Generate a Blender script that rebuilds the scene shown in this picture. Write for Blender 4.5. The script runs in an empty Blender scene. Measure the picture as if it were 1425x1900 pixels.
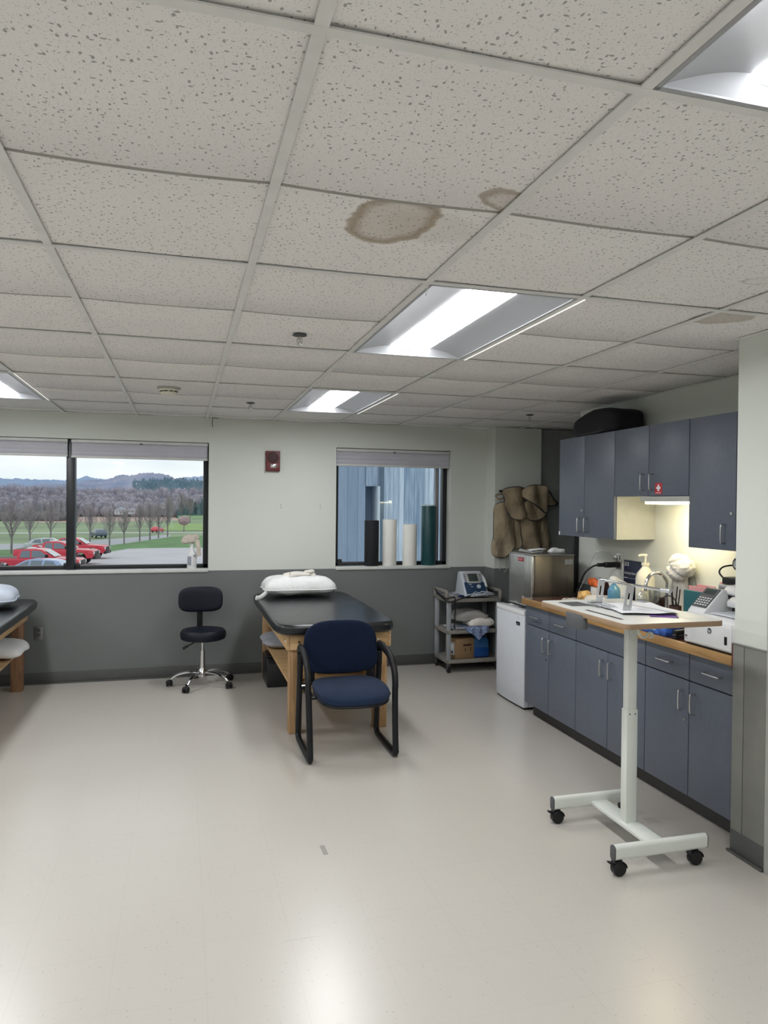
import bpy, bmesh, math, random
from mathutils import Vector, Matrix, noise, Quaternion
PI = math.pi
rnd = random.Random(7)
SC = bpy.context.scene
COL = SC.collection

# ------------------------------------------------------------------ camera
CAM = Vector((-0.2125, -1.1759, 1.5959))
F = Vector((0.269465, 0.962949, -0.010984)).normalized()
ROLL = 0.009993
R0 = F.cross(Vector((0, 0, 1))).normalized(); U0 = R0.cross(F)
RR = R0 * math.cos(ROLL) + U0 * math.sin(ROLL)
UU = U0 * math.cos(ROLL) - R0 * math.sin(ROLL)
FPX = 1337.74
cd = bpy.data.cameras.new('camera'); cam = bpy.data.objects.new('camera', cd); COL.objects.link(cam)
cd.sensor_width = 36; cd.sensor_fit = 'AUTO'; cd.lens = FPX / 1900 * 36
cd.clip_start = 0.05; cd.clip_end = 4000
m = Matrix((RR, UU, -F)).transposed().to_4x4(); m.translation = CAM
cam.matrix_world = m
SC.camera = cam

def at(u, v, Y):
    """the world point at depth Y seen at photo pixel (u, v): used to set out the far landscape"""
    d = F * FPX + RR * (u - 712.5) - UU * (v - 950)
    return CAM + d * ((Y - CAM.y) / d.y)

# ------------------------------------------------------------------ materials
def nt(name):
    m = bpy.data.materials.new(name); m.use_nodes = True
    n = m.node_tree; b = n.nodes['Principled BSDF']
    return m, n, b

def mat(name, col, rough=0.5, metal=0.0, noise_amt=0.06, nscale=12.0, bump=0.0, bscale=60.0, emit=0.0, spec=0.5, coat=0.0, stretch=None, alpha=1.0, trans=0.0, sheen=0.0):
    m, n, b = nt(name)
    N = n.nodes.new; L = n.links.new
    tc = N('ShaderNodeTexCoord'); mp = N('ShaderNodeMapping'); L(tc.outputs['Object'], mp.inputs[0])
    if stretch: mp.inputs['Scale'].default_value = stretch
    nz = N('ShaderNodeTexNoise'); nz.inputs['Scale'].default_value = nscale; nz.inputs['Detail'].default_value = 5
    L(mp.outputs[0], nz.inputs['Vector'])
    rp = N('ShaderNodeValToRGB')
    c = Vector(col[:3])
    lo = c * (1 - noise_amt); hi = c * (1 + noise_amt)
    rp.color_ramp.elements[0].color = (*lo, 1); rp.color_ramp.elements[1].color = (*[min(1, x) for x in hi], 1)
    rp.color_ramp.elements[0].position = 0.3; rp.color_ramp.elements[1].position = 0.7
    L(nz.outputs['Fac'], rp.inputs[0]); L(rp.outputs[0], b.inputs['Base Color'])
    b.inputs['Roughness'].default_value = rough; b.inputs['Metallic'].default_value = metal
    b.inputs['Specular IOR Level'].default_value = spec
    b.inputs['Coat Weight'].default_value = coat
    b.inputs['Sheen Weight'].default_value = sheen
    b.inputs['Alpha'].default_value = alpha
    b.inputs['Transmission Weight'].default_value = trans
    if emit:
        b.inputs['Emission Color'].default_value = (*col[:3], 1); b.inputs['Emission Strength'].default_value = emit
    if bump:
        n2 = N('ShaderNodeTexNoise'); n2.inputs['Scale'].default_value = bscale; n2.inputs['Detail'].default_value = 4
        L(mp.outputs[0], n2.inputs['Vector'])
        bp = N('ShaderNodeBump'); bp.inputs['Strength'].default_value = bump; bp.inputs['Distance'].default_value = 0.01
        L(n2.outputs['Fac'], bp.inputs['Height']); L(bp.outputs[0], b.inputs['Normal'])
    return m

def wood_mat(name, c1, c2, axis='Z', scale=6.0, rough=0.5):
    m, n, b = nt(name); N = n.nodes.new; L = n.links.new
    tc = N('ShaderNodeTexCoord'); mp = N('ShaderNodeMapping'); L(tc.outputs['Object'], mp.inputs[0])
    s = {'X': (1, 12, 12), 'Y': (12, 1, 12), 'Z': (12, 12, 1)}[axis]
    mp.inputs['Scale'].default_value = s
    nz = N('ShaderNodeTexNoise'); nz.inputs['Scale'].default_value = scale; nz.inputs['Detail'].default_value = 8; nz.inputs['Distortion'].default_value = 0.8
    L(mp.outputs[0], nz.inputs['Vector'])
    rp = N('ShaderNodeValToRGB'); rp.color_ramp.elements[0].color = (*c1, 1); rp.color_ramp.elements[1].color = (*c2, 1)
    rp.color_ramp.elements[0].position = 0.35; rp.color_ramp.elements[1].position = 0.65
    L(nz.outputs['Fac'], rp.inputs[0]); L(rp.outputs[0], b.inputs['Base Color'])
    b.inputs['Roughness'].default_value = rough
    bp = N('ShaderNodeBump'); bp.inputs['Strength'].default_value = 0.15; bp.inputs['Distance'].default_value = 0.003
    L(nz.outputs['Fac'], bp.inputs['Height']); L(bp.outputs[0], b.inputs['Normal'])
    return m

def mathn(n, op, a, b=None, c=None):
    x = n.nodes.new('ShaderNodeMath'); x.operation = op
    for i, v in enumerate((a, b, c)):
        if v is None: continue
        if isinstance(v, (int, float)): x.inputs[i].default_value = v
        else: n.links.new(v, x.inputs[i])
    return x.outputs[0]

def mixc(n, fac, a, b):
    x = n.nodes.new('ShaderNodeMix'); x.data_type = 'RGBA'
    if isinstance(fac, (int, float)): x.inputs['Factor'].default_value = fac
    else: n.links.new(fac, x.inputs['Factor'])
    for s, v in (('A', a), ('B', b)):
        sock = [i for i in x.inputs if i.name == s and i.type == 'RGBA'][0]
        if isinstance(v, tuple): sock.default_value = (*v[:3], 1)
        else: n.links.new(v, sock)
    return [o for o in x.outputs if o.type == 'RGBA'][0]

def wall_mat(name, up, low, zline=0.968):
    m, n, b = nt(name); N = n.nodes.new; L = n.links.new
    g = N('ShaderNodeNewGeometry'); sp = N('ShaderNodeSeparateXYZ'); L(g.outputs['Position'], sp.inputs[0])
    nz = N('ShaderNodeTexNoise'); nz.inputs['Scale'].default_value = 1.3; nz.inputs['Detail'].default_value = 3; L(g.outputs['Position'], nz.inputs['Vector'])
    u = mixc(n, nz.outputs['Fac'], tuple(x * 0.96 for x in up), tuple(x * 1.04 for x in up))
    lw = mixc(n, nz.outputs['Fac'], tuple(x * 0.93 for x in low), tuple(x * 1.07 for x in low))
    f = mathn(n, 'LESS_THAN', sp.outputs['Z'], zline)
    L(mixc(n, f, u, lw), b.inputs['Base Color'])
    b.inputs['Roughness'].default_value = 0.62; b.inputs['Specular IOR Level'].default_value = 0.3
    n2 = N('ShaderNodeTexNoise'); n2.inputs['Scale'].default_value = 180; L(g.outputs['Position'], n2.inputs['Vector'])
    bp = N('ShaderNodeBump'); bp.inputs['Strength'].default_value = 0.06; bp.inputs['Distance'].default_value = 0.004
    L(n2.outputs['Fac'], bp.inputs['Height']); L(bp.outputs[0], b.inputs['Normal'])
    return m

WALLUP = (0.63, 0.655, 0.61); WALLLOW = (0.155, 0.168, 0.166)
M_WALL = wall_mat('wall_paint', WALLUP, WALLLOW)
M_ALCOVE = mat('alcove_paint', (0.25, 0.265, 0.26), 0.6)
M_SURF = mat('vinyl_strip', (0.19, 0.19, 0.175), 0.45)
M_BASE = mat('rubber_base', (0.075, 0.078, 0.075), 0.5)
M_CASING = mat('door_casing', (0.40, 0.40, 0.38), 0.45)

def floor_mat():
    m, n, b = nt('vinyl_tile_floor'); N = n.nodes.new; L = n.links.new
    g = N('ShaderNodeNewGeometry'); sp = N('ShaderNodeSeparateXYZ'); L(g.outputs['Position'], sp.inputs[0])
    big = N('ShaderNodeTexNoise'); big.inputs['Scale'].default_value = 0.7; big.inputs['Detail'].default_value = 2; L(g.outputs['Position'], big.inputs['Vector'])
    base = mixc(n, big.outputs['Fac'], (0.455, 0.425, 0.38), (0.53, 0.50, 0.455))
    fine = N('ShaderNodeTexNoise'); fine.inputs['Scale'].default_value = 90; fine.inputs['Detail'].default_value = 4; L(g.outputs['Position'], fine.inputs['Vector'])
    base = mixc(n, mathn(n, 'MULTIPLY', fine.outputs['Fac'], 0.25), base, (0.62, 0.60, 0.58))
    # chips
    v = N('ShaderNodeTexVoronoi'); v.inputs['Scale'].default_value = 55; L(g.outputs['Position'], v.inputs['Vector'])
    sc = N('ShaderNodeSeparateColor'); L(v.outputs['Color'], sc.inputs[0])
    chip = mathn(n, 'MULTIPLY', mathn(n, 'LESS_THAN', v.outputs['Distance'], 0.16), mathn(n, 'GREATER_THAN', sc.outputs[0], 0.80))
    base = mixc(n, mathn(n, 'MULTIPLY', chip, 0.55), base, (0.26, 0.24, 0.22))
    # seams of 12 inch tiles, very faint
    def seam(ax, off):
        t = mathn(n, 'FRACT', mathn(n, 'MULTIPLY', mathn(n, 'ADD', sp.outputs[ax], off), 1 / 0.3048))
        d = mathn(n, 'ABSOLUTE', mathn(n, 'SUBTRACT', t, 0.5))
        return mathn(n, 'GREATER_THAN', d, 0.4965)
    sm = mathn(n, 'MAXIMUM', seam('X', 100.1), seam('Y', 100.0))
    sn = N('ShaderNodeTexNoise'); sn.inputs['Scale'].default_value = 1.7; sn.inputs['Detail'].default_value = 1; L(g.outputs['Position'], sn.inputs['Vector'])
    sm = mathn(n, 'MULTIPLY', sm, mathn(n, 'MULTIPLY', sn.outputs['Fac'], 0.42))
    base = mixc(n, sm, base, (0.30, 0.27, 0.25))
    # fine scratches
    mp = N('ShaderNodeMapping'); mp.inputs['Scale'].default_value = (2, 38, 1); mp.inputs['Rotation'].default_value = (0, 0, 0.9); L(g.outputs['Position'], mp.inputs[0])
    s1 = N('ShaderNodeTexNoise'); s1.inputs['Scale'].default_value = 1.6; s1.inputs['Detail'].default_value = 1; L(mp.outputs[0], s1.inputs['Vector'])
    scr = mathn(n, 'GREATER_THAN', s1.outputs['Fac'], 0.755)
    base = mixc(n, mathn(n, 'MULTIPLY', scr, 0.22), base, (0.30, 0.28, 0.26))
    L(base, b.inputs['Base Color'])
    b.inputs['Roughness'].default_value = 0.28; b.inputs['Specular IOR Level'].default_value = 0.8
    return m
M_FLOOR = floor_mat()

def ceil_mat():
    m, n, b = nt('fissured_ceiling_tile'); N = n.nodes.new; L = n.links.new
    g = N('ShaderNodeNewGeometry')
    sp0 = N('ShaderNodeSeparateXYZ'); L(g.outputs['Position'], sp0.inputs[0])
    cb = N('ShaderNodeCombineXYZ'); L(sp0.outputs['X'], cb.inputs[0]); L(sp0.outputs['Y'], cb.inputs[1])
    P = cb.outputs[0]
    wn = N('ShaderNodeTexNoise'); wn.inputs['Scale'].default_value = 70; wn.inputs['Detail'].default_value = 2; L(P, wn.inputs['Vector'])
    vm = N('ShaderNodeVectorMath'); vm.operation = 'MULTIPLY_ADD'; L(wn.outputs['Color'], vm.inputs[0]); vm.inputs[1].default_value = (0.007, 0.007, 0); L(P, vm.inputs[2])
    def pits(scale, sx, sy, rot, rmin, rmax, keep):
        mp = N('ShaderNodeMapping'); mp.inputs['Scale'].default_value = (sx, sy, 1); mp.inputs['Rotation'].default_value = (0, 0, rot); L(vm.outputs[0], mp.inputs[0])
        v = N('ShaderNodeTexVoronoi'); v.voronoi_dimensions = '2D'; v.inputs['Scale'].default_value = scale; L(mp.outputs[0], v.inputs['Vector'])
        sc = N('ShaderNodeSeparateColor'); L(v.outputs['Color'], sc.inputs[0])
        mr = N('ShaderNodeMapRange'); L(sc.outputs[0], mr.inputs[0]); mr.inputs[3].default_value = rmin; mr.inputs[4].default_value = rmax
        hit = mathn(n, 'LESS_THAN', v.outputs['Distance'], mr.outputs[0])
        return mathn(n, 'MULTIPLY', hit, mathn(n, 'LESS_THAN', sc.outputs[1], keep))
    a = pits(66, 1.0, 0.62, 0.5, 0.03, 0.19, 0.62)
    c = pits(56, 0.5, 1.15, -0.35, 0.03, 0.16, 0.42)
    d = pits(150, 1, 1, 0.2, 0.10, 0.24, 0.55)
    big = mathn(n, 'MAXIMUM', a, c)
    nz = N('ShaderNodeTexNoise'); nz.inputs['Scale'].default_value = 2.1; nz.inputs['Detail'].default_value = 4; L(P, nz.inputs['Vector'])
    base = mixc(n, nz.outputs['Fac'], (0.80, 0.78, 0.765), (0.86, 0.845, 0.83))
    # water stains soaked into the tiles
    sn = N('ShaderNodeTexNoise'); sn.inputs['Scale'].default_value = 11; sn.inputs['Detail'].default_value = 4; L(P, sn.inputs['Vector'])
    sw = N('ShaderNodeVectorMath'); sw.operation = 'MULTIPLY_ADD'; L(sn.outputs['Color'], sw.inputs[0]); sw.inputs[1].default_value = (0.07, 0.07, 0); L(P, sw.inputs[2])
    def stain(cx, cy, rx, ry, rot, amt, ring, base, col=(0.33, 0.26, 0.18)):
        mp = N('ShaderNodeMapping'); mp.vector_type = 'TEXTURE'
        mp.inputs['Location'].default_value = (cx + 0.035, cy + 0.035, 0); mp.inputs['Rotation'].default_value = (0, 0, rot); mp.inputs['Scale'].default_value = (rx, ry, 1)
        L(sw.outputs[0], mp.inputs[0])
        ln = N('ShaderNodeVectorMath'); ln.operation = 'LENGTH'; L(mp.outputs[0], ln.inputs[0])
        rp = N('ShaderNodeValToRGB'); L(ln.outputs['Value'], rp.inputs[0])
        e = rp.color_ramp.elements
        e[0].position = 0.0; e[0].color = (0.45 * amt,) * 3 + (1,)
        e[1].position = 1.0; e[1].color = (0, 0, 0, 1)
        for p_, v_ in ((0.62, 0.5 * amt), (0.84, ring), (0.93, ring * 0.85)):
            x = e.new(p_); x.color = (v_, v_, v_, 1)
        return mixc(n, rp.outputs[0], base, col)
    below = mathn(n, 'GREATER_THAN', sp0.outputs['Y'], 0.613)
    b1 = stain(0.34, 0.74, 0.125, 0.19, 0.1, 0.75, 0.85, base)
    b1 = stain(0.46, 0.76, 0.16, 0.12, 0.3, 0.35, 0.10, b1)
    b0 = mixc(n, below, base, b1)
    b2 = stain(0.60, 0.545, 0.10, 0.06, 0.5, 0.55, 0.75, b0)
    b2 = mixc(n, below, b2, b0)
    left = mathn(n, 'LESS_THAN', sp0.outputs['X'], 0.605)
    b3 = mixc(n, left, b0, b2)
    b3 = stain(1.93, 1.325, 0.135, 0.09, -0.35, 1.0, 0.55, b3)
    b3 = stain(1.70, 0.87, 0.07, 0.04, -0.3, 0.10, 0.35, b3)
    dark = mixc(n, 0.70, b3, (0.20, 0.195, 0.19))
    col = mixc(n, mathn(n, 'MULTIPLY', d, 0.45), b3, dark)
    col = mixc(n, big, col, dark)
    L(col, b.inputs['Base Color']); b.inputs['Roughness'].default_value = 0.9; b.inputs['Specular IOR Level'].default_value = 0.1
    n3 = N('ShaderNodeTexNoise'); n3.inputs['Scale'].default_value = 300; L(P, n3.inputs['Vector'])
    h = mathn(n, 'ADD', mathn(n, 'MULTIPLY', big, -1.0), mathn(n, 'MULTIPLY', n3.outputs['Fac'], 0.35))
    bp = N('ShaderNodeBump'); bp.inputs['Strength'].default_value = 0.35; bp.inputs['Distance'].default_value = 0.003
    L(h, bp.inputs['Height']); L(bp.outputs[0], b.inputs['Normal'])
    return m
M_CEIL = ceil_mat()
M_GRID = mat('ceiling_grid', (0.72, 0.72, 0.70), 0.5)
M_GROOVE = mat('tile_groove', (0.36, 0.345, 0.32), 0.9)
M_REFL = mat('troffer_reflector', (0.36, 0.37, 0.39), 0.5, 0.0, 0.01)
M_LAMP = mat('lamp_diffuser', (0.97, 0.985, 1.0), 0.6, emit=31.0, noise_amt=0.0)
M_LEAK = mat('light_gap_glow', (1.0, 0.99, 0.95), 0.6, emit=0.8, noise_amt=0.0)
M_WARM = mat('warm_lamp', (1.0, 0.85, 0.55), 0.6, emit=20.0, noise_amt=0.0)

M_CAB = mat('cabinet_laminate', (0.105, 0.122, 0.158), 0.42, noise_amt=0.05, nscale=30, bump=0.02, bscale=200)
M_CABIN = mat('cabinet_side', (0.42, 0.43, 0.39), 0.5)
M_CABDK = mat('cabinet_gap', (0.02, 0.022, 0.026), 0.6)
M_KICK = mat('toe_kick', (0.035, 0.034, 0.034), 0.55)
M_CTOP = mat('brown_laminate_top', (0.10, 0.042, 0.03), 0.16, noise_amt=0.1, nscale=40)
M_CEDGE = wood_mat('counter_oak_edge', (0.25, 0.135, 0.05), (0.42, 0.25, 0.10), 'Y', 3.0, 0.4)
M_STEEL = mat('brushed_steel', (0.55, 0.55, 0.54), 0.28, 0.9, 0.05, 30, stretch=(1, 1, 30))
M_STEELD = mat('dull_steel', (0.26, 0.23, 0.19), 0.35, 0.85, 0.2, 3, stretch=(6, 1, 0.3))
M_CHROME = mat('chrome', (0.75, 0.75, 0.76), 0.12, 1.0, 0.02)
M_NICKEL = mat('nickel', (0.55, 0.55, 0.55), 0.3, 1.0, 0.02)
M_WHITE = mat('white_plastic', (0.72, 0.73, 0.74), 0.35, noise_amt=0.02)
M_FRIDGE = mat('fridge_white', (0.62, 0.65, 0.70), 0.35, noise_amt=0.02)
M_FRAME = mat('black_window_frame', (0.008, 0.009, 0.012), 0.4)
M_BLIND = mat('blind_fabric', (0.50, 0.50, 0.55), 0.7, noise_amt=0.0)
M_BLINDR = mat('blind_rail', (0.58, 0.58, 0.57), 0.5)
M_SILL = mat('window_sill', (0.58, 0.60, 0.58), 0.4)
M_VINYL = mat('black_vinyl', (0.010, 0.0115, 0.014), 0.30, bump=0.05, bscale=14, noise_amt=0.1, spec=0.5)
M_BLACK = mat('black_plastic', (0.007, 0.007, 0.009), 0.45, spec=0.35)
M_BLACKS = mat('black_satin', (0.006, 0.0065, 0.009), 0.38, spec=0.35)
M_PINE = wood_mat('pine', (0.32, 0.18, 0.08), (0.50, 0.32, 0.16), 'Z', 3.0, 0.5)
M_PINEY = wood_mat('pine_rail', (0.44, 0.28, 0.13), (0.60, 0.41, 0.22), 'Y', 3.0, 0.5)
M_PINEX = wood_mat('pine_cross', (0.46, 0.28, 0.12), (0.62, 0.42, 0.22), 'X', 3.0, 0.5)
M_RED = wood_mat('cedar_leg', (0.19, 0.095, 0.05), (0.30, 0.165, 0.09), 'Z', 3.0, 0.55)
M_NAVY = mat('navy_fabric', (0.0045, 0.011, 0.034), 0.9, bump=0.5, bscale=350, noise_amt=0.25, nscale=250, sheen=0.03, spec=0.2)
M_NAVYS = mat('navy_seat', (0.012, 0.024, 0.058), 0.9, bump=0.5, bscale=350, noise_amt=0.25, nscale=250, sheen=0.05, spec=0.2)
M_STOOL = mat('dark_blue_vinyl', (0.004, 0.006, 0.014), 0.5, spec=0.3)
M_LINEN = mat('white_linen', (0.78, 0.79, 0.79), 0.85, bump=1.0, bscale=17, noise_amt=0.04)
M_LINENB = mat('blue_white_linen', (0.50, 0.55, 0.64), 0.85, bump=0.25, bscale=14, noise_amt=0.04)
M_GLINEN = mat('grey_linen', (0.33, 0.34, 0.38), 0.85, bump=0.25, bscale=14)
M_DESKM = mat('white_steel_paint', (0.66, 0.69, 0.65), 0.35, noise_amt=0.01)
M_DESKT = mat('desk_white_laminate', (0.70, 0.70, 0.67), 0.3, noise_amt=0.01)
M_DESKE = mat('desk_wood_edge', (0.30, 0.20, 0.12), 0.5)
M_GREYP = mat('grey_plastic', (0.085, 0.09, 0.095), 0.55, spec=0.35)
M_ALU = mat('aluminium', (0.62, 0.63, 0.64), 0.32, 0.85, 0.02)
M_PAPER = mat('paper', (0.78, 0.79, 0.82), 0.8, noise_amt=0.02)
M_PURPLE = mat('purple_card', (0.10, 0.025, 0.24), 0.6)
M_TAN = mat('tan_terry', (0.28, 0.225, 0.15), 0.95, bump=0.5, bscale=60, noise_amt=0.22, nscale=9, spec=0.1)
M_TAN2 = mat('tan_terry_pale', (0.35, 0.285, 0.195), 0.95, bump=0.5, bscale=60, noise_amt=0.2, nscale=9, spec=0.1)
M_BIND = mat('dark_binding', (0.03, 0.03, 0.045), 0.8)
M_CART = mat('taupe_plastic', (0.24, 0.225, 0.20), 0.6)
M_CARTP = mat('grey_post', (0.30, 0.32, 0.34), 0.5)
M_BLUEJ = mat('blue_jug', (0.03, 0.12, 0.30), 0.25, spec=0.6)
M_BLUEJ2 = mat('blue_liquid', (0.012, 0.07, 0.26), 0.25)
M_CARDB = mat('cardboard', (0.27, 0.17, 0.085), 0.8)
M_GOWN = mat('blue_print_cloth', (0.20, 0.26, 0.42), 0.9, noise_amt=0.5, nscale=60)
M_MEDW = mat('device_white', (0.50, 0.54, 0.60), 0.4, noise_amt=0.02)
M_MEDB = mat('device_blue', (0.018, 0.045, 0.10), 0.35)
M_SCREEN = mat('screen', (0.045, 0.06, 0.055), 0.15)
M_GLASSW = mat('cream_bottle', (0.75, 0.72, 0.60), 0.35, noise_amt=0.02)
M_BLUEB = mat('blue_bottle', (0.10, 0.27, 0.42), 0.25)
M_GREENT = mat('dark_teal', (0.006, 0.055, 0.062), 0.45)
M_TEALB = mat('teal_card', (0.01, 0.10, 0.12), 0.6)
M_PINK = mat('pink_notes', (0.75, 0.33, 0.33), 0.7)
M_SIGN = mat('navy_sign', (0.012, 0.018, 0.045), 0.45)
M_TXT = mat('white_lettering', (0.75, 0.77, 0.80), 0.6)
M_TXTG = mat('grey_lettering', (0.28, 0.31, 0.38), 0.6)
M_TXTD = mat('dark_lettering', (0.03, 0.03, 0.035), 0.6)
M_REDS = mat('red_sticker', (0.50, 0.02, 0.03), 0.5)
M_REDD = mat('fire_alarm_red', (0.13, 0.022, 0.026), 0.45)
M_REDD2 = mat('fire_alarm_red_light', (0.16, 0.03, 0.035), 0.4)
M_SHEER = mat('white_terry', (0.74, 0.71, 0.65), 0.95, bump=0.5, bscale=40, noise_amt=0.05)
M_RAG = mat('beige_rag', (0.60, 0.54, 0.47), 0.95, bump=0.6, bscale=60, noise_amt=0.1)
M_ORANGE = mat('orange_wrapper', (0.65, 0.13, 0.03), 0.3, noise_amt=0.5, nscale=40)
M_BAG = mat('black_duffel', (0.006, 0.006, 0.010), 0.85)
M_TISS = mat('tissue_box_print', (0.04, 0.12, 0.45), 0.5, noise_amt=0.9, nscale=25)
M_BROWNB = mat('dark_brown_box', (0.05, 0.02, 0.018), 0.4)
M_FOAMW = mat('white_foam', (0.84, 0.83, 0.79), 0.9, bump=0.3, bscale=200, noise_amt=0.02)
M_FOAMK = mat('black_foam', (0.008, 0.009, 0.013), 0.8, bump=0.2, bscale=200)

def glass_mat():
    m, n, b = nt('window_glass'); N = n.nodes.new; L = n.links.new
    n.nodes.remove(b)
    t = N('ShaderNodeBsdfTransparent'); t.inputs[0].default_value = (0.93, 0.96, 0.97, 1)
    g = N('ShaderNodeBsdfGlossy'); g.inputs['Roughness'].default_value = 0.02; g.inputs[0].default_value = (0.9, 0.95, 1, 1)
    lw = N('ShaderNodeLayerWeight'); lw.inputs['Blend'].default_value = 0.25
    mx = N('ShaderNodeMixShader'); L(mathn(n, 'MULTIPLY_ADD', lw.outputs['Fresnel'], 0.35, 0.01), mx.inputs[0]); L(t.outputs[0], mx.inputs[1]); L(g.outputs[0], mx.inputs[2])
    L(mx.outputs[0], n.nodes['Material Output'].inputs[0])
    return m
M_GLASS = glass_mat()

def clear_mat():
    m, n, b = nt('clear_plastic'); N = n.nodes.new; L = n.links.new
    n.nodes.remove(b)
    t = N('ShaderNodeBsdfTransparent'); t.inputs[0].default_value = (0.9, 0.92, 0.93, 1)
    g = N('ShaderNodeBsdfGlossy'); g.inputs['Roughness'].default_value = 0.1
    mx = N('ShaderNodeMixShader'); mx.inputs[0].default_value = 0.22; L(t.outputs[0], mx.inputs[1]); L(g.outputs[0], mx.inputs[2])
    L(mx.outputs[0], n.nodes['Material Output'].inputs[0])
    return m
M_CLEAR = clear_mat()

# ------------------------------------------------------------------ mesh builder
class MB:
    def __init__(s): s.bm = bmesh.new()
    def _merge(s, t, mi=0):
        for f in t.faces: f.material_index = mi
        me = bpy.data.meshes.new('tmp'); t.to_mesh(me); t.free()
        s.bm.from_mesh(me); bpy.data.meshes.remove(me)
    def box(s, x0, x1, y0, y1, z0, z1, bev=0.0, seg=2, rot=None, mi=0):
        t = bmesh.new(); bmesh.ops.create_cube(t, size=1)
        cx, cy, cz = (x0 + x1) / 2, (y0 + y1) / 2, (z0 + z1) / 2
        for v in t.verts: v.co = Vector((v.co.x * abs(x1 - x0), v.co.y * abs(y1 - y0), v.co.z * abs(z1 - z0)))
        if bev: bmesh.ops.bevel(t, geom=t.edges[:], offset=bev, segments=seg, profile=0.5, affect='EDGES')
        M = Matrix.Translation((cx, cy, cz))
        if rot: M = M @ rot
        bmesh.ops.transform(t, matrix=M, verts=t.verts); s._merge(t, mi); return s
    def cyl(s, p0, p1, r0, r1=None, seg=20, bev=0.0, mi=0):
        r1 = r0 if r1 is None else r1
        p0 = Vector(p0); p1 = Vector(p1); d = p1 - p0
        t = bmesh.new(); bmesh.ops.create_cone(t, cap_ends=True, segments=seg, radius1=r0, radius2=r1, depth=d.length)
        if bev:
            ed = [e for e in t.edges if abs(e.verts[0].co.z - e.verts[1].co.z) < 1e-6]
            bmesh.ops.bevel(t, geom=ed, offset=bev, segments=3, profile=0.5, affect='EDGES')
        M = Matrix.Translation((p0 + p1) / 2) @ d.to_track_quat('Z', 'Y').to_matrix().to_4x4()
        bmesh.ops.transform(t, matrix=M, verts=t.verts); s._merge(t, mi); return s
    def sph(s, c, r, sx=1, sy=1, sz=1, seg=20, mi=0):
        t = bmesh.new(); bmesh.ops.create_uvsphere(t, u_segments=seg, v_segments=max(6, seg // 2), radius=r)
        for v in t.verts: v.co = Vector((v.co.x * sx + c[0], v.co.y * sy + c[1], v.co.z * sz + c[2]))
        s._merge(t, mi); return s
    def lathe(s, prof, c=(0, 0, 0), seg=28, mi=0, cap=True):
        t = bmesh.new(); rings = []
        for r, z in prof:
            rings.append([t.verts.new((c[0] + r * math.cos(2 * PI * k / seg), c[1] + r * math.sin(2 * PI * k / seg), c[2] + z)) for k in range(seg)])
        for a, b in zip(rings, rings[1:]):
            for k in range(seg): t.faces.new((a[k], a[(k + 1) % seg], b[(k + 1) % seg], b[k]))
        if cap: t.faces.new(rings[0][::-1]); t.faces.new(rings[-1])
        bmesh.ops.recalc_face_normals(t, faces=t.faces[:]); s._merge(t, mi); return s
    def tube(s, pts, r, seg=10, r2=None, closed=False, smooth=0, up=None, rs=None, mi=0):
        """sweep an (r x r2) ellipse along pts; smooth = catmull subdivisions"""
        pts = [Vector(p) for p in pts]
        if smooth: pts = catmull(pts, smooth, closed)
        r2 = r if r2 is None else r2
        t = bmesh.new(); rings = []; n = len(pts); ref = Vector(up) if up else None
        nrm = None
        for i, p in enumerate(pts):
            if closed: d = pts[(i + 1) % n] - pts[i - 1]
            else: d = pts[min(i + 1, n - 1)] - pts[max(i - 1, 0)]
            d.normalize()
            if ref: a = ref - d * ref.dot(d)
            elif nrm is None:
                a = Vector((0, 0, 1)) if abs(d.z) < 0.9 else Vector((1, 0, 0)); a = a - d * a.dot(d)
            else: a = nrm - d * nrm.dot(d)
            a.normalize(); nrm = a; b = d.cross(a)
            k_ = rs[i] if rs and len(rs) == n else 1
            rings.append([t.verts.new(p + a * (r * k_ * math.cos(2 * PI * k / seg)) + b * (r2 * k_ * math.sin(2 * PI * k / seg))) for k in range(seg)])
        pr = list(zip(rings, rings[1:])) + ([(rings[-1], rings[0])] if closed else [])
        for A, B in pr:
            for k in range(seg): t.faces.new((A[k], A[(k + 1) % seg], B[(k + 1) % seg], B[k]))
        if not closed: t.faces.new(rings[0][::-1]); t.faces.new(rings[-1])
        bmesh.ops.recalc_face_normals(t, faces=t.faces[:]); s._merge(t, mi); return s
    def prism(s, poly, axis, a, b, bev=0.0, seg=2, mi=0):
        """extrude a 2-D polygon along axis from a to b. axis 'x': poly=(y,z); 'y': (x,z); 'z': (x,y)"""
        t = bmesh.new()
        def P(q, h): return {'x': (h, q[0], q[1]), 'y': (q[0], h, q[1]), 'z': (q[0], q[1], h)}[axis]
        A = [t.verts.new(P(q, a)) for q in poly]; B = [t.verts.new(P(q, b)) for q in poly]; n = len(poly)
        t.faces.new(A[::-1]); t.faces.new(B)
        for k in range(n): t.faces.new((A[k], A[(k + 1) % n], B[(k + 1) % n], B[k]))
        bmesh.ops.recalc_face_normals(t, faces=t.faces[:])
        if bev: bmesh.ops.bevel(t, geom=t.edges[:], offset=bev, segments=seg, profile=0.5, affect='EDGES')
        s._merge(t, mi); return s
    def grid(s, fn, nu, nv, thick=0.0, closed_u=False, mi=0):
        t = bmesh.new()
        V = [[t.verts.new(fn(i / nu, j / nv)) for j in range(nv + 1)] for i in range(nu + (0 if closed_u else 1))]
        n = len(V)
        for i in range(nu):
            for j in range(nv):
                t.faces.new((V[i][j], V[(i + 1) % n][j], V[(i + 1) % n][j + 1], V[i][j + 1]))
        bmesh.ops.recalc_face_normals(t, faces=t.faces[:])
        if thick: bmesh.ops.solidify(t, geom=t.faces[:], thickness=thick)
        s._merge(t, mi); return s
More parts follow.
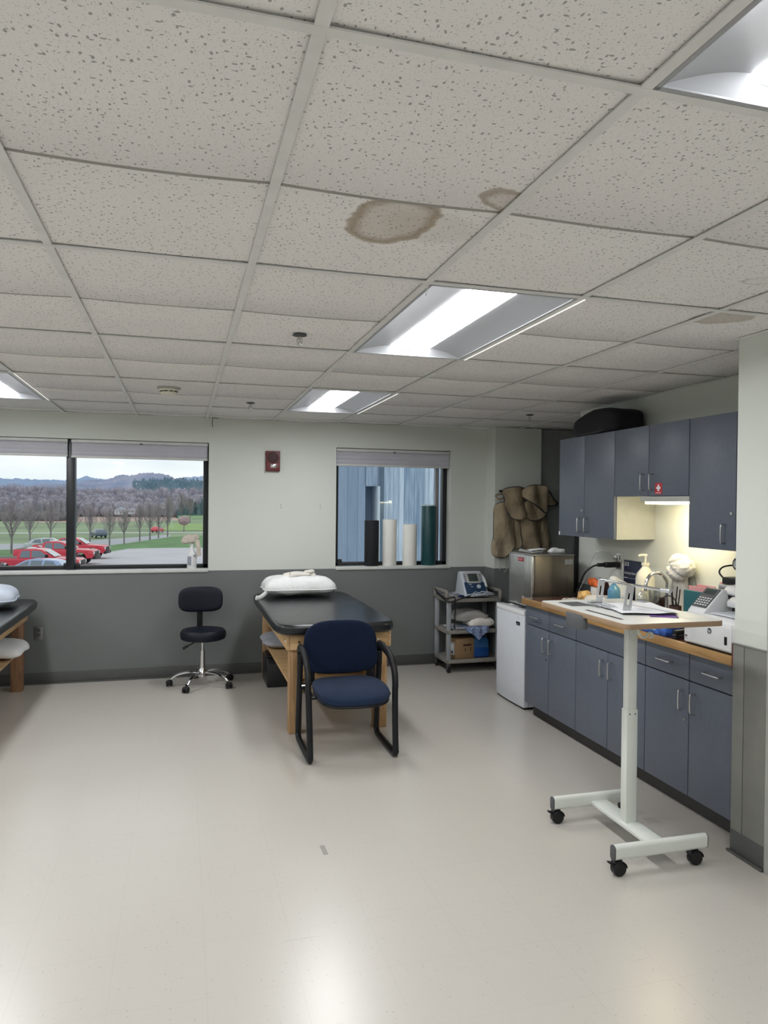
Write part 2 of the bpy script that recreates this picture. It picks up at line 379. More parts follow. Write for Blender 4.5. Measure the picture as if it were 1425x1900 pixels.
    def xf(s, M): bmesh.ops.transform(s.bm, matrix=M, verts=s.bm.verts); return s

def catmull(P, k, closed=False):
    out = []; n = len(P)
    rng = range(n if closed else n - 1)
    for i in rng:
        p0 = P[i - 1] if (closed or i > 0) else P[0]
        p1 = P[i]; p2 = P[(i + 1) % n]; p3 = P[(i + 2) % n] if (closed or i + 2 < n) else P[-1]
        for j in range(k):
            t = j / k
            out.append(0.5 * ((2 * p1) + (p2 - p0) * t + (2 * p0 - 5 * p1 + 4 * p2 - p3) * t * t + (3 * p1 - p0 - 3 * p2 + p3) * t ** 3))
    if not closed: out.append(P[-1])
    return out

def rootloc(o):
    v = Vector((0, 0, 0))
    while o is not None: v += o.location; o = o.parent
    return v

def obj(name, mb, mats, parent=None, ang=35, flat=False):
    me = bpy.data.meshes.new(name)
    if parent is not None: mb.xf(Matrix.Translation(-rootloc(parent)))
    else:
        vs = [v.co for v in mb.bm.verts]
        c = Vector(((min(v.x for v in vs) + max(v.x for v in vs)) / 2, (min(v.y for v in vs) + max(v.y for v in vs)) / 2, min(v.z for v in vs)))
        mb.xf(Matrix.Translation(-c))
    mb.bm.to_mesh(me); mb.bm.free()
    for mm in (mats if isinstance(mats, (list, tuple)) else [mats]): me.materials.append(mm)
    if not flat:
        me.shade_smooth()
        me.set_sharp_from_angle(angle=math.radians(ang))
    o = bpy.data.objects.new(name, me); COL.objects.link(o)
    if parent is not None: o.parent = parent
    else: o.location = c
    return o

def tag(o, label=None, cat=None, group=None, kind=None):
    if label: o['label'] = label
    if cat: o['category'] = cat
    if group: o['group'] = group
    if kind: o['kind'] = kind
    return o
def thing(name, label, cat, loc=(0, 0, 0), group=None):
    o = bpy.data.objects.new(name, None); COL.objects.link(o); o.location = loc
    o.empty_display_size = 0.05
    return tag(o, label, cat, group)
def struct(name, mb, mats, **k):
    o = obj(name, mb, mats, **k); o['kind'] = 'structure'; return o
def copy_tree(o, parent=None):
    c = o.copy(); COL.objects.link(c)
    if parent is not None: c.parent = parent
    for ch in [x for x in bpy.data.objects if x.parent == o]: copy_tree(ch, c)
    return c
def text(name, body, size, loc, rot, m, parent, align='LEFT', ext=0.0006, sx=1.0):
    cu = bpy.data.curves.new(name, 'FONT'); cu.body = body; cu.size = size; cu.extrude = ext; cu.align_x = align
    cu.materials.append(m); cu.space_character = 1.0
    fo = bpy.data.objects.new(name, cu); COL.objects.link(fo); bpy.context.view_layer.update()
    me = bpy.data.meshes.new_from_object(fo.evaluated_get(bpy.context.evaluated_depsgraph_get()))
    bpy.data.objects.remove(fo); me.materials.clear(); me.materials.append(m)
    o = bpy.data.objects.new(name, me); COL.objects.link(o)
    o.parent = parent; o.location = Vector(loc) - rootloc(parent); o.rotation_euler = rot; o.scale = (sx, 1, 1)
    return o
def marks(mb, x, y1, z, n, w, h, gap, seed=1):
    '''a row of tiny strokes: print too small to read, on a face at x'''
    g = random.Random(seed); y = y1
    for k in range(n):
        ww = w * (0.6 + 0.8 * g.random()); mb.box(x - 0.0004, x, y - ww, y, z, z + h * (0.7 + 0.3 * g.random())); y -= ww + gap
    return mb
def rotz(a): return Matrix.Rotation(a, 4, 'Z')
def nz3(x, y, z, s=1.0): return noise.noise(Vector((x * s, y * s, z * s)))

# ------------------------------------------------------------------ room shell
H = 2.37; XR = 2.925; YB = 5.645; XL = -4.6; YF = -3.6; XP = 2.26; T = 0.6096
XA = 4.5
struct('floor', MB().box(XL, XA, YF, YB, -0.1, 0.0), M_FLOOR)
WY1 = 5.93
W1 = (-2.36, 0.021, 0.985, 2.143); W2 = (1.215, 2.392, 0.985, 2.137)
mb = MB()
mb.box(XL, XA, YB, WY1, -0.1, W1[2]); mb.box(XL, XA, YB, WY1, W1[3], H + 0.3)
mb.box(XL, W1[0], YB, WY1, W1[2], W1[3]); mb.box(W1[1], W2[0], YB, WY1, W1[2], W1[3]); mb.box(W2[1], XA, YB, WY1, W2[2], W1[3])
mb.box(W2[0], W2[1], YB, WY1, W2[3], W1[3])
# anchor holes left in the plaster are tiny dark plugs
wall_back = struct('wall_back', mb, M_WALL, flat=True)
struct('wall_column', MB().box(2.772, 3.275, 5.415, YB, 0, H), M_WALL, flat=True)
struct('wall_alcove', MB().box(3.275, XA, 5.45, YB, 0, H), M_ALCOVE, flat=True)
struct('wall_right', MB().box(XR, XA, 1.60, 4.09, 0, H), M_WALL, flat=True)
struct('wall_pier', MB().box(XP, XA, 1.10, 1.60, 0, H), M_WALL, flat=True)
struct('wall_near_right', MB().box(XP, XA, YF, 0.2, 0, H), M_WALL, flat=True)
struct('wall_over_door', MB().box(XP, XP + 0.15, 0.2, 1.10, 2.14, H), M_WALL, flat=True)
struct('wall_far_right', MB().box(XA, XA + 0.1, 4.09, YB, 0, H), M_ALCOVE, flat=True)
struct('wall_left', MB().box(XL - 0.1, XL, YF, YB, 0, H), M_WALL, flat=True)
struct('wall_front', MB().box(XL, XA, YF - 0.1, YF, 0, H), M_WALL, flat=True)
struct('trim_1', MB().box(2.885, 2.932, 4.09, 4.135, 0, 1.95, 0.003), M_FRAME)
# the pier: grey vinyl panels, door casing, cove base
mb = MB()
mb.box(XP - 0.006, XP, 1.535, 1.602, 0.10, 0.968, 0.001); mb.box(XP - 0.006, XP, 1.395, 1.531, 0.10, 0.968, 0.001)
struct('trim_2', mb, M_SURF)
struct('trim_3', MB().box(XP - 0.009, XP, 1.395, 1.604, 0.962, 0.970, 0.002), M_SURF)
d = MB(); d.box(XP - 0.016, XP, 1.02, 1.392, 0.0, 2.03, 0.003)
d.box(XP - 0.004, XP + 0.10, 0.2, 1.10, 2.03, 2.14); d.box(XP + 0.02, XP + 0.06, 0.22, 1.08, 0.01, 2.03)
struct('door_1', d, M_CASING)
def base(name, mb): struct(name, mb, M_BASE)
mb = MB(); mb.box(XL, 2.772, YB - 0.008, YB, 0, 0.1, 0.002); mb.box(XL, 2.772, YB - 0.02, YB - 0.008, 0, 0.012, 0.004); base('baseboard_back', mb)
mb = MB(); mb.box(2.764, 3.275, 5.407, 5.415, 0, 0.1, 0.002); mb.box(2.764, 2.772, 5.407, YB, 0, 0.1, 0.002); base('baseboard_column', mb)
mb = MB(); mb.box(XP - 0.010, XP, 1.395, 1.60, 0, 0.105, 0.002); mb.box(XP - 0.026, XP - 0.010, 1.395, 1.61, 0, 0.012, 0.005); base('baseboard_right', mb)
mb = MB(); mb.box(XL, XL + 0.008, YF, YB, 0, 0.1, 0.002); base('baseboard_left', mb)
# two pairs of screw anchors
mb = MB()
for u in (0.684, 1.061):
    for z in (1.576, 1.553): mb.cyl((u, YB - 0.002, z), (u, YB, z), 0.0045, seg=8)
struct('trim_4', mb, M_BASE)

# ceiling tiles (2 x 4 ft, scored in the middle, slightly sagging) between the grid bars
LIGHTS = [(1, -6), (1, -2), (1, 2), (1, 6), (-3, -6), (-3, -2), (-3, 2), (-3, 6), (-7, -2), (-7, 2), (-7, 6)]
mb = MB()
i0, i1 = -8, 8; k0, k1 = -6, 10
for i in range(i0, i1):
    for k in range(k0, k1, 2):
        if (i, k) in LIGHTS: continue
        x0, x1 = i * T, (i + 1) * T
        y0, y1 = k * T, (k + 2) * T
        sag = 0.004 + 0.006 * rnd.random()
        tl = (rnd.random() - 0.5) * 0.002
        def fn(u, v, x0=x0, x1=x1, y0=y0, y1=y1, sag=sag, tl=tl):
            z = H + 0.010 - sag * math.sin(PI * min(1, max(0, u))) * (0.35 + 0.65 * math.sin(PI * v)) + tl
            return Vector((x0 + (x1 - x0) * u, y0 + (y1 - y0) * v, z))
        t = bmesh.new()
        vs = [0, 0.25, 0.4935, 0.4965, 0.5035, 0.5065, 0.75, 1.0]; us = [j / 10 for j in range(11)]
        G = []
        for u in us:
            row = []
            for v in vs:
                p = fn(u, v)
                if v in (0.4965, 0.5035): p.z += 0.006
                row.append(t.verts.new(p))
            G.append(row)
        for a in range(10):
            for b_ in range(7):
                t.faces.new((G[a][b_], G[a][b_ + 1], G[a + 1][b_ + 1], G[a + 1][b_])).material_index = 1 if b_ in (3, 4) else 0
        me_ = bpy.data.meshes.new('tmp'); t.to_mesh(me_); t.free(); mb.bm.from_mesh(me_); bpy.data.meshes.remove(me_)
struct('ceiling', mb, [M_CEIL, M_GROOVE], ang=60)
mb = MB(); mb.box(XL - 0.1, XA + 0.1, YF - 0.1, YB + 0.3, H + 0.18, H + 0.30); struct('ceiling_slab', mb, M_CASING)
mb = MB(); hw = 0.0125
for i in range(-7, 8):
    mb.box(i * T - hw, i * T + hw, YF, min(YB, YB), H, H + 0.004); mb.box(i * T - 0.002, i * T + 0.002, YF, YB, H + 0.004, H + 0.03)
for k in range(-4, 10, 2):
    mb.box(XL, XA, k * T - hw + 0.001, k * T + hw - 0.001, H - 0.0005, H + 0.0035)
    mb.box(XL, XA, k * T - 0.002, k * T + 0.002, H + 0.004, H + 0.03)
mb.box(XL, 2.772, YB - 0.02, YB, H - 0.001, H + 0.003)
mb.box(XR - 0.02, XR, 1.6, 4.09, H - 0.001, H + 0.003); mb.box(XP - 0.02, XP, YF, 1.6, H - 0.001, H + 0.003)
struct('ceiling_grid', mb, M_GRID)

# ------------------------------------------------------------------ recessed lights
LD = {(1, -2): 'recessed light at the top right corner of the photo, nearest of the row', (1, 2): 'large bright recessed light in the middle of the ceiling, beside a water-stained tile',
      (1, 6): 'smaller looking recessed light further back, above the window with foam rolls', (-3, 6): 'recessed light over the wide window, cut by the left edge'}
proto = None
def make_light(label):
    r = thing('ceiling_light', label, 'ceiling light', (0, 0, H))
    w = T - 0.026; l = 2 * T - 0.026
    z0 = H + 0.003; dpt = 0.036
    f = MB()
    e = 0.012
    for a in ((-w / 2, -w / 2 + e, -l / 2, l / 2), (w / 2 - e, w / 2, -l / 2, l / 2), (-w / 2, w / 2, -l / 2, -l / 2 + e), (-w / 2, w / 2, l / 2 - e, l / 2)):
        f.box(*a, z0 - 0.004, z0 + 0.004, 0.001)
    obj('frame', f, M_REFL, r)
    # curved reflector wings rising to the middle and sloped end plates
    cw = 0.096
    def prof(t):  # t 0 edge .. 1 lamp
        return -w / 2 + e + (w / 2 - e - cw) * t, z0 + dpt * math.sin(t * PI / 2) ** 0.9
    rf = MB()
    for s in (-1, 1):
        def fn(u, v, s=s):
            x, z = prof(u)
            x *= -s
            return Vector((-x if False else x, -l / 2 + 0.012 + (l - 0.024) * v, z))
        rf.grid(fn, 12, 2)
        def fe(u, v, s=s):   # end plate: spans x, slopes from rim up to lamp height
            x = -w / 2 + e + (w - 2 * e) * u
            t = 1 - abs(2 * u - 1)
            hh = dpt * math.sin(min(1, t * (w / 2) / (w / 2 - cw)) * PI / 2) ** 0.9
            return Vector((x, s * (l / 2 - 0.012 - 0.026 * v * min(1, hh / dpt)), z0 + hh * v))
        rf.grid(fe, 24, 4)
    obj('reflector', rf, M_REFL, r, ang=50)
    lm = MB()
    def fl(u, v):
        a = PI * u
        ly = l / 2 - 0.036
        return Vector((-(cw + 0.008) * math.cos(a), -ly + 2 * ly * v, z0 + dpt - 0.014 * math.sin(a) - 0.001))
    lm.grid(fl, 12, 1)
    obj('diffuser', lm, M_LAMP, r)
    g = MB(); g.box(w / 2 + 0.026, w / 2 + 0.030, -l / 2, l / 2, H - 0.0035, H - 0.0005)  # thin glowing strip added to imitate light leaking past the tile edge
    obj('leak_glow_strip', g, M_LEAK, r)
    return r
for n_, (i, k) in enumerate(LIGHTS):
    lab = LD.get((i, k), 'recessed ceiling light of the same kind further along the room, out of view')
    if proto is None: proto = make_light(lab); o = proto
    else: o = copy_tree(proto); o['label'] = lab
    o.location = ((i + 0.5) * T, (k + 1) * T, H); o['group'] = 'recessed ceiling lights'

# small ceiling items
def sprinkler(x, y, label):
    r = thing('fire_sprinkler', label, 'sprinkler', (x, y, H), 'ceiling sprinklers')
    obj('escutcheon', MB().lathe([(0.0, 0.0), (0.030, 0.0), (0.034, -0.004), (0.020, -0.008), (0.0, -0.009)], (x, y, H + 0.002), cap=False), M_GREYP, r)
    b = MB(); b.cyl((x, y, H - 0.008), (x, y, H - 0.045), 0.006, 0.004, 10)
    for s in (-1, 1): b.tube([(x, y, H - 0.01), (x + s * 0.012, y, H - 0.02), (x + s * 0.010, y, H - 0.034), (x, y, H - 0.044)], 0.002, 6, smooth=3)
    obj('head', b, M_NICKEL, r)
    obj('deflector', MB().cyl((x, y, H - 0.045), (x, y, H - 0.047), 0.014, seg=14), M_NICKEL, r)
sprinkler(0.303, 2.138, 'sprinkler head nearest the camera, left of the big recessed light')
sprinkler(0.293, 4.51, 'far sprinkler head between the smoke detector and the smaller recessed light')
sprinkler(2.643, 4.435, 'sprinkler head at the far right, above the hanging tan covers')
r = thing('smoke_detector', 'round off-white smoke detector on the ceiling above the wide window', 'smoke detector', (-0.306, 3.95, H))
obj('mounting_plate', MB().lathe([(0, 0.004), (0.078, 0.004), (0.078, -0.006), (0.0, -0.008)], (-0.306, 3.95, H)), M_CASING, r)
obj('housing', MB().lathe([(0.062, -0.004), (0.066, -0.014), (0.062, -0.022), (0.054, -0.024), (0.054, -0.028), (0.058, -0.030), (0.05, -0.044), (0.03, -0.050), (0, -0.050)], (-0.306, 3.95, H)), M_GLASSW, r)
sl = MB()
for k in range(10):
    a = 2 * PI * k / 10
    sl.box(-0.306 + 0.0555 * math.cos(a) - 0.012, -0.306 + 0.0555 * math.cos(a) + 0.012, 3.95 + 0.0555 * math.sin(a) - 0.003, 3.95 + 0.0555 * math.sin(a) + 0.003, H - 0.029, H - 0.0235, rot=rotz(a + PI / 2))
obj('vent_slots', sl, M_BLACK, r)
tag(obj('hanging_wire', MB().tube([(0.612, 1.215, H), (0.604, 1.21, H - 0.02), (0.597, 1.205, H - 0.05)], 0.0016, 6, smooth=4), M_TXT), 'thin white wire end dangling at the corner of the big recessed light', 'wire')
tag(obj('hanging_cable', MB().tube([(0.05, 5.60, H), (0.047, 5.615, H - 0.05), (0.05, 5.61, H - 0.085)], 0.003, 6, smooth=4).tube([(0.05, 5.6, H - 0.003), (0.10, 5.6, H - 0.006)], 0.003, 6), M_BASE), 'short dark cable hanging from the ceiling edge left of the fire alarm', 'cable')

# ------------------------------------------------------------------ windows
def window(name, W, mull, lintel):
    x0, x1, z0, z1 = W
    r = bpy.data.objects.new(name, None); COL.objects.link(r); r.location = ((x0 + x1) / 2, 5.78, z0); r['kind'] = 'structure'
    f = MB(); yF, yK = 5.755, 5.83; t = 0.045
    f.box(x0, x1, yF, yK, z0, z0 + 0.035, 0.003); f.box(x0, x1, yF, yK, z1 - t, z1, 0.003)
    f.box(x0, x0 + t, yF, yK, z0, z1, 0.003); f.box(x1 - t, x1, yF, yK, z0, z1, 0.003)
    for mx in mull: f.box(mx - 0.034, mx + 0.034, yF - 0.05, yK, z0, z1, 0.003); f.box(mx - 0.06, mx + 0.075, yF - 0.02, yF, z0 + 0.02, z0 + 0.06, 0.008)
    obj('window_frame', f, M_FRAME, r)
    xs = [x0] + mull + [x1]
    for a, b in zip(xs, xs[1:]):
        obj('pane', MB().box(a + 0.02, b - 0.02, 5.79, 5.796, z0 + 0.02, z1 - 0.02), M_GLASS, r)
    s = MB(); s.box(x0 - 0.0, x1 + 0.0, YB - 0.012, 5.76, z0 - 0.030, z0 + 0.001, 0.004)
    obj('window_sill', s, M_SILL, r)
    return r
w1 = window('window_1', W1, [-1.165], 0)
w2 = window('window_2', W2, [], 0)
# sliding sash edges of window 2
f = MB(); f.box(2.268, 2.282, 5.75, 5.79, 1.02, 2.1, 0.002); f.box(2.292, 2.302, 5.745, 5.79, 1.02, 2.1, 0.002)
obj('sash_edge', f, mat('sash_metal', (0.25, 0.24, 0.25), 0.4), w2)
f = MB(); f.box(1.262, 1.30, 5.745, 5.79, 1.02, 1.05, 0.004); f.box(2.24, 2.275, 5.745, 5.79, 1.02, 1.055, 0.004)
obj('latch', f, M_FRAME, w2)

def blind(x0, x1, zt, zb, label):
    r = thing('window_blind', label, 'blind', ((x0 + x1) / 2, 5.69, zb))
    obj('headrail', MB().box(x0, x1, 5.662, 5.712, zt - 0.028, zt - 0.002, 0.003), M_BLINDR, r)
    p = []; n = 6; za = zt - 0.028; zc = zb + 0.018
    for k in range(n + 1):
        z = za + (zc - za) * k / n
        p.append((5.674 if k % 2 else 5.684, z))
    q = [(y + 0.022, z) for y, z in reversed(p)]
    obj('pleated_stack', MB().prism(p + q, 'x', x0 + 0.003, x1 - 0.003), M_BLIND, r, ang=20)
    obj('bottom_rail', MB().box(x0, x1, 5.670, 5.702, zb, zb + 0.020, 0.004), M_BLINDR, r)
    obj('pull_tab', MB().box((x0 + x1) / 2 - 0.012, (x0 + x1) / 2 + 0.012, 5.657, 5.663, zt - 0.034, zt - 0.022, 0.002), M_GREYP, r)
blind(-2.35, -1.185, 2.140, 1.985, 'raised pale pleated blind cut by the left edge of the photo')
blind(-1.155, 0.012, 2.140, 1.978, 'raised pale pleated blind right of the black mullion in the wide window')
blind(1.222, 2.386, 2.132, 1.962, 'raised pale pleated blind above the foam rolls')

# ------------------------------------------------------------------ kitchen run
def handle(mb, x, y0, y1, z0, z1):
    """D pull on a face at x; vertical if y0==y1"""
    r = 0.0045; o = 0.030
    a = Vector((x, y0, z0)); b = Vector((x, y1, z1)); off = Vector((-o, 0, 0)); d = (b - a).normalized() * 0.010
    mb.tube([a, a + off * 0.7, a + off + d, b + off - d, b + off * 0.7, b], r, 8, smooth=4)
    return mb
def lock(mb, x, y, z): return mb.cyl((x, y, z), (x - 0.005, y, z), 0.009, 0.008, 12)
DX = 2.31
def base_unit(y0, y1, drawers, label, lockside):
    r = thing('base_cabinet', label, 'cabinet', (2.62, (y0 + y1) / 2, 0), 'blue grey base cabinets')
    obj('carcass', MB().box(DX + 0.022, XR - 0.004, y0 + 0.002, y1 - 0.002, 0.10, 0.845 if drawers else 0.70), M_CABDK, r)
    obj('toe_kick', MB().box(2.385, 2.40, y0, y1, 0.0, 0.10), M_KICK, r)
    ym = (y0 + y1) / 2; g = 0.003
    for n_, (a, b) in enumerate(((ym, y1), (y0, ym))):
        d = obj('door', MB().box(DX, DX + 0.02, a + g, b - g, 0.105, 0.697, 0.0015), M_CAB, r)
        yh = a + 0.045 if n_ == 0 else b - 0.045
        obj('handle', handle(MB(), DX, yh, yh, 0.545, 0.642), M_NICKEL, d)
        if n_ == lockside: obj('lock', lock(MB(), DX, a + 0.03 if n_ == 0 else b - 0.02, 0.492), M_NICKEL, d)
        if drawers:
            w = obj('drawer', MB().box(DX, DX + 0.02, a + g, b - g, 0.704, 0.842, 0.0015), M_CAB, r)
            yc = (a + b) / 2
            obj('handle', handle(MB(), DX, yc - 0.055, yc + 0.055, 0.772, 0.772), M_NICKEL, w)
    if not drawers:
        obj('false_front', MB().box(DX, DX + 0.02, y0 + g, y1 - g, 0.704, 0.842, 0.0015), M_CAB, r)
    return r
base_unit(3.077, 3.81, True, 'two-door base cabinet with two drawers beside the white fridge', 0)
base_unit(2.333, 3.077, False, 'middle base cabinet under the sink, two doors and no drawers', -1)
base_unit(1.604, 2.333, True, 'two-door base cabinet with two drawers under the printer', 0)
# countertop with sink cut-out
r = thing('countertop', 'brown laminate countertop with an oak front edge along the right wall', 'countertop', (2.6, 2.7, 0.847))
sx0, sx1, sy0, sy1 = 2.40, 2.72, 2.50, 3.06
mb = MB()
mb.box(2.296, sx0, 1.603, 3.82, 0.847, 0.895); mb.box(sx1, XR - 0.002, 1.603, 3.82, 0.847, 0.895)
mb.box(sx0, sx1, 1.603, sy0, 0.847, 0.895); mb.box(sx0, sx1, sy1, 3.82, 0.847, 0.895)
obj('worktop', mb, M_CTOP, r)
obj('front_edge', MB().box(2.278, 2.296, 1.603, 3.82, 0.849, 0.896, 0.003), M_CEDGE, r)
obj('backsplash', MB().box(2.905, XR - 0.001, 2.40, 3.42, 0.895, 0.925, 0.002), mat('splash_brown', (0.10, 0.03, 0.025), 0.3), r)
r = thing('sink', 'stainless steel sink bowl set in the countertop', 'sink', (2.58, 2.78, 0.72))
mb = MB()
q0, q1, q2, q3 = sx0 + 0.002, sx1 - 0.002, sy0 + 0.002, sy1 - 0.002
for a in ((q0, q1, q2, q3, 0.72, 0.725), (q0, q0 + 0.004, q2, q3, 0.725, 0.897), (q1 - 0.004, q1, q2, q3, 0.725, 0.897), (q0, q1, q2, q2 + 0.004, 0.725, 0.897), (q0, q1, q3 - 0.004, q3, 0.725, 0.897)): mb.box(*a)
obj('bowl', mb, M_STEEL, r)
obj('rim', MB().box(sx0 - 0.015, sx0 + 0.004, sy0 - 0.015, sy1 + 0.015, 0.896, 0.899).box(sx1 - 0.004, sx1 + 0.012, sy0 - 0.015, sy1 + 0.015, 0.896, 0.899).box(sx0, sx1, sy0 - 0.015, sy0, 0.896, 0.899).box(sx0, sx1, sy1, sy1 + 0.015, 0.896, 0.899), M_STEEL, r)
fx, fy = 2.78, 2.775
r = thing('faucet', 'chrome gooseneck faucet behind the sink', 'faucet', (fx, fy, 0.896))
obj('spout', MB().tube([(fx, fy, 0.90), (fx, fy, 1.08), (fx - 0.004, fy, 1.12), (fx - 0.04, fy, 1.165), (fx - 0.085, fy, 1.176), (fx - 0.13, fy, 1.155), (fx - 0.155, fy, 1.11), (fx - 0.157, fy, 1.06)], 0.011, 12, smooth=5), M_CHROME, r)
obj('base', MB().cyl((fx, fy, 0.896), (fx, fy, 0.94), 0.026, 0.018), M_CHROME, r)
obj('lever', MB().tube([(fx, fy - 0.02, 0.93), (fx, fy - 0.055, 0.95), (fx + 0.002, fy - 0.09, 0.985)], 0.006, 8), M_CHROME, r)

UX = 2.60
def upper_unit(y0, y1, z0, z1, label, ym=None, lk=None, locky=None, sticker=False):
    r = thing('wall_cabinet', label, 'cabinet', (2.76, (y0 + y1) / 2, z0), 'blue grey wall cabinets')
    obj('carcass', MB().box(UX + 0.022, XR - 0.002, y0 + 0.001, y1 - 0.001, z0, z1), [M_CABIN], r)
    ym = ym or (y0 + y1) / 2; g = 0.0025
    for n_, (a, b) in enumerate(((ym, y1), (y0, ym))):
        d = obj('door', MB().box(UX, UX + 0.02, a + g, b - g, z0 + 0.001, z1 - 0.001, 0.0015), M_CAB, r)
        yh = a + 0.045 if n_ == 0 else b - 0.045
        if lk == 'right' : yh = a + 0.075 if n_ == 0 else b - 0.045
        zb = z0 + 0.04
        obj('handle', handle(MB(), UX, yh, yh, zb, zb + 0.098), M_NICKEL, d)
        if locky is not None and n_ == 0: obj('lock', lock(MB(), UX, locky, 1.564), M_NICKEL, d)
        if sticker and n_ == 1:
            s = obj('first_aid_sticker', MB().box(UX - 0.0012, UX, 2.598, 2.664, 1.674, 1.742), M_REDS, d)
            cy_, cz_ = 2.631, 1.712; a_c, b_c = 0.007, 0.020
            plus = [(cy_ + y_, cz_ + z_) for y_, z_ in ((-a_c, -b_c), (a_c, -b_c), (a_c, -a_c), (b_c, -a_c), (b_c, a_c), (a_c, a_c), (a_c, b_c), (-a_c, b_c), (-a_c, a_c), (-b_c, a_c), (-b_c, -a_c), (-a_c, -a_c))]
            obj('white_cross', MB().prism(plus, 'x', UX - 0.0022, UX - 0.0012).box(UX - 0.0022, UX - 0.0012, 2.607, 2.655, 1.680, 1.683), M_TXT, d)
    return r
u = upper_unit(3.10, 3.84, 1.37, 2.107, 'tall two-door wall cabinet furthest from the camera, black bag on top', 3.479, locky=3.506)
obj('label_tag', MB().box(UX - 0.001, UX, 3.822, 3.838, 1.372, 1.40), M_TXT, u)
upper_unit(2.357, 3.10, 1.662, 2.107, 'short middle wall cabinet with a red first aid sticker above the sink', 2.73, sticker=True)
upper_unit(1.604, 2.355, 1.364, 2.105, 'wall cabinet nearest the camera, over the printer', 1.986, lk='right', locky=2.016)
r = thing('undercabinet_light', 'warm glowing light strip under the short middle wall cabinet', 'light', (2.70, 2.58, 1.624))
obj('housing', MB().box(2.605, 2.63, 2.357, 2.82, 1.628, 1.660, 0.002).box(2.63, 2.86, 2.357, 2.82, 1.645, 1.660), M_CABIN, r)
obj('diffuser', MB().box(2.632, 2.80, 2.365, 2.81, 1.612, 1.645, 0.006), M_WARM, r)

# duffel bag
def blob(fn_r, c, nu=32, nv=20):
    def f(u, v):
        th = 2 * PI * u; ph = PI * v - PI / 2
        return fn_r(th, ph, c)
    return f
def spow(x, p): return math.copysign(abs(x) ** p, x)
def superblob(c, rx, ry, rz, e1=0.5, e2=0.5, nz=0.0, ns=5.0, seed=0, zmin=None):
    if zmin is None: zmin = c[2] - rz
    def f(u, v):
        th = 2 * PI * u; ph = PI * v - PI / 2
        x = rx * spow(math.cos(ph), e1) * spow(math.cos(th), e2); y = ry * spow(math.cos(ph), e1) * spow(math.sin(th), e2); z = rz * spow(math.sin(ph), e1)
        k = 1 + nz * nz3(x + seed, y, z, ns)
        return Vector((c[0] + x * k, c[1] + y * k, max(zmin, c[2] + z * k)))
    return f
r = thing('duffel_bag', 'black duffel bag lying on top of the far wall cabinet', 'bag', (2.76, 3.32, 2.108))
def bagf(u, v):
    p = superblob((2.76, 3.44, 2.108 + 0.080), 0.14, 0.285, 0.080, 0.32, 0.38, 0.07, 6, 3)(u, v)
    t = (p.y - 3.44) / 0.285
    if p.z > 2.17: p.z += (p.z - 2.17) / 0.10 * (0.030 * (1 - t * t) - 0.055 * max(0, t - 0.2))
    p.z = max(p.z, 2.109)
    return p
obj('bag_body', MB().grid(bagf, 48, 24, closed_u=True), M_BAG, r, ang=60)
obj('carry_strap', MB().tube([(2.625, 3.25, 2.14), (2.618, 3.35, 2.125), (2.618, 3.55, 2.122), (2.63, 3.70, 2.135)], 0.012, 8, r2=0.004, smooth=4), M_BLACK, r)

# ------------------------------------------------------------------ pier wall things behind the printer
PRX = 2.285
r = thing('printer', 'white multifunction laser printer with keypad on the counter by the pier', 'printer', (2.45, 1.80, 0.896))
py0, py1 = 1.622, 1.985
obj('body', MB().prism([(PRX, 0.905), (PRX, 1.040), (PRX + 0.018, 1.063), (PRX + 0.30, 1.075), (PRX + 0.33, 1.06), (PRX + 0.33, 0.905)], 'y', py0, py1, 0.010, 3), M_WHITE, r)
obj('feet', MB().box(PRX + 0.012, PRX + 0.31, py0 + 0.015, py1 - 0.015, 0.896, 0.908), M_BLACK, r)
fp = obj('front_panel', MB().box(PRX - 0.004, PRX + 0.004, py0 + 0.022, py1 - 0.058, 0.915, 1.040, 0.002), M_WHITE, r)
obj('power_window', MB().box(PRX - 0.0055, PRX - 0.002, py0 + 0.050, py0 + 0.068, 0.940, 0.980, 0.0005), M_BLACK, fp)
obj('logo_disc', MB().cyl((PRX - 0.0035, 1.792, 0.990), (PRX - 0.0055, 1.792, 0.990), 0.0145, seg=28), M_TXTD, fp)
text('logo_letters', 'hp', 0.026, (PRX - 0.006, 1.803, 0.983), (PI / 2, 0, -PI / 2), M_TXT, fp, sx=0.85)
obj('model_marks', marks(MB(), PRX - 0.0004, 1.975, 0.936, 6, 0.0028, 0.007, 0.0006).box(PRX - 0.0008, PRX - 0.0004, 1.957, 1.972, 0.931, 0.934), M_TXTD, r)
obj('small_print', marks(MB(), PRX - 0.0004, 1.979, 0.922, 12, 0.0022, 0.0028, 0.0006), M_TXTG, r)
tag(obj('wood_stop', MB().box(2.262, 2.277, 1.602, 1.620, 0.84, 0.965, 0.001), mat('maroon_edge', (0.12, 0.035, 0.03), 0.4)), 'narrow maroon strip at the end of the countertop by the pier', 'strip')
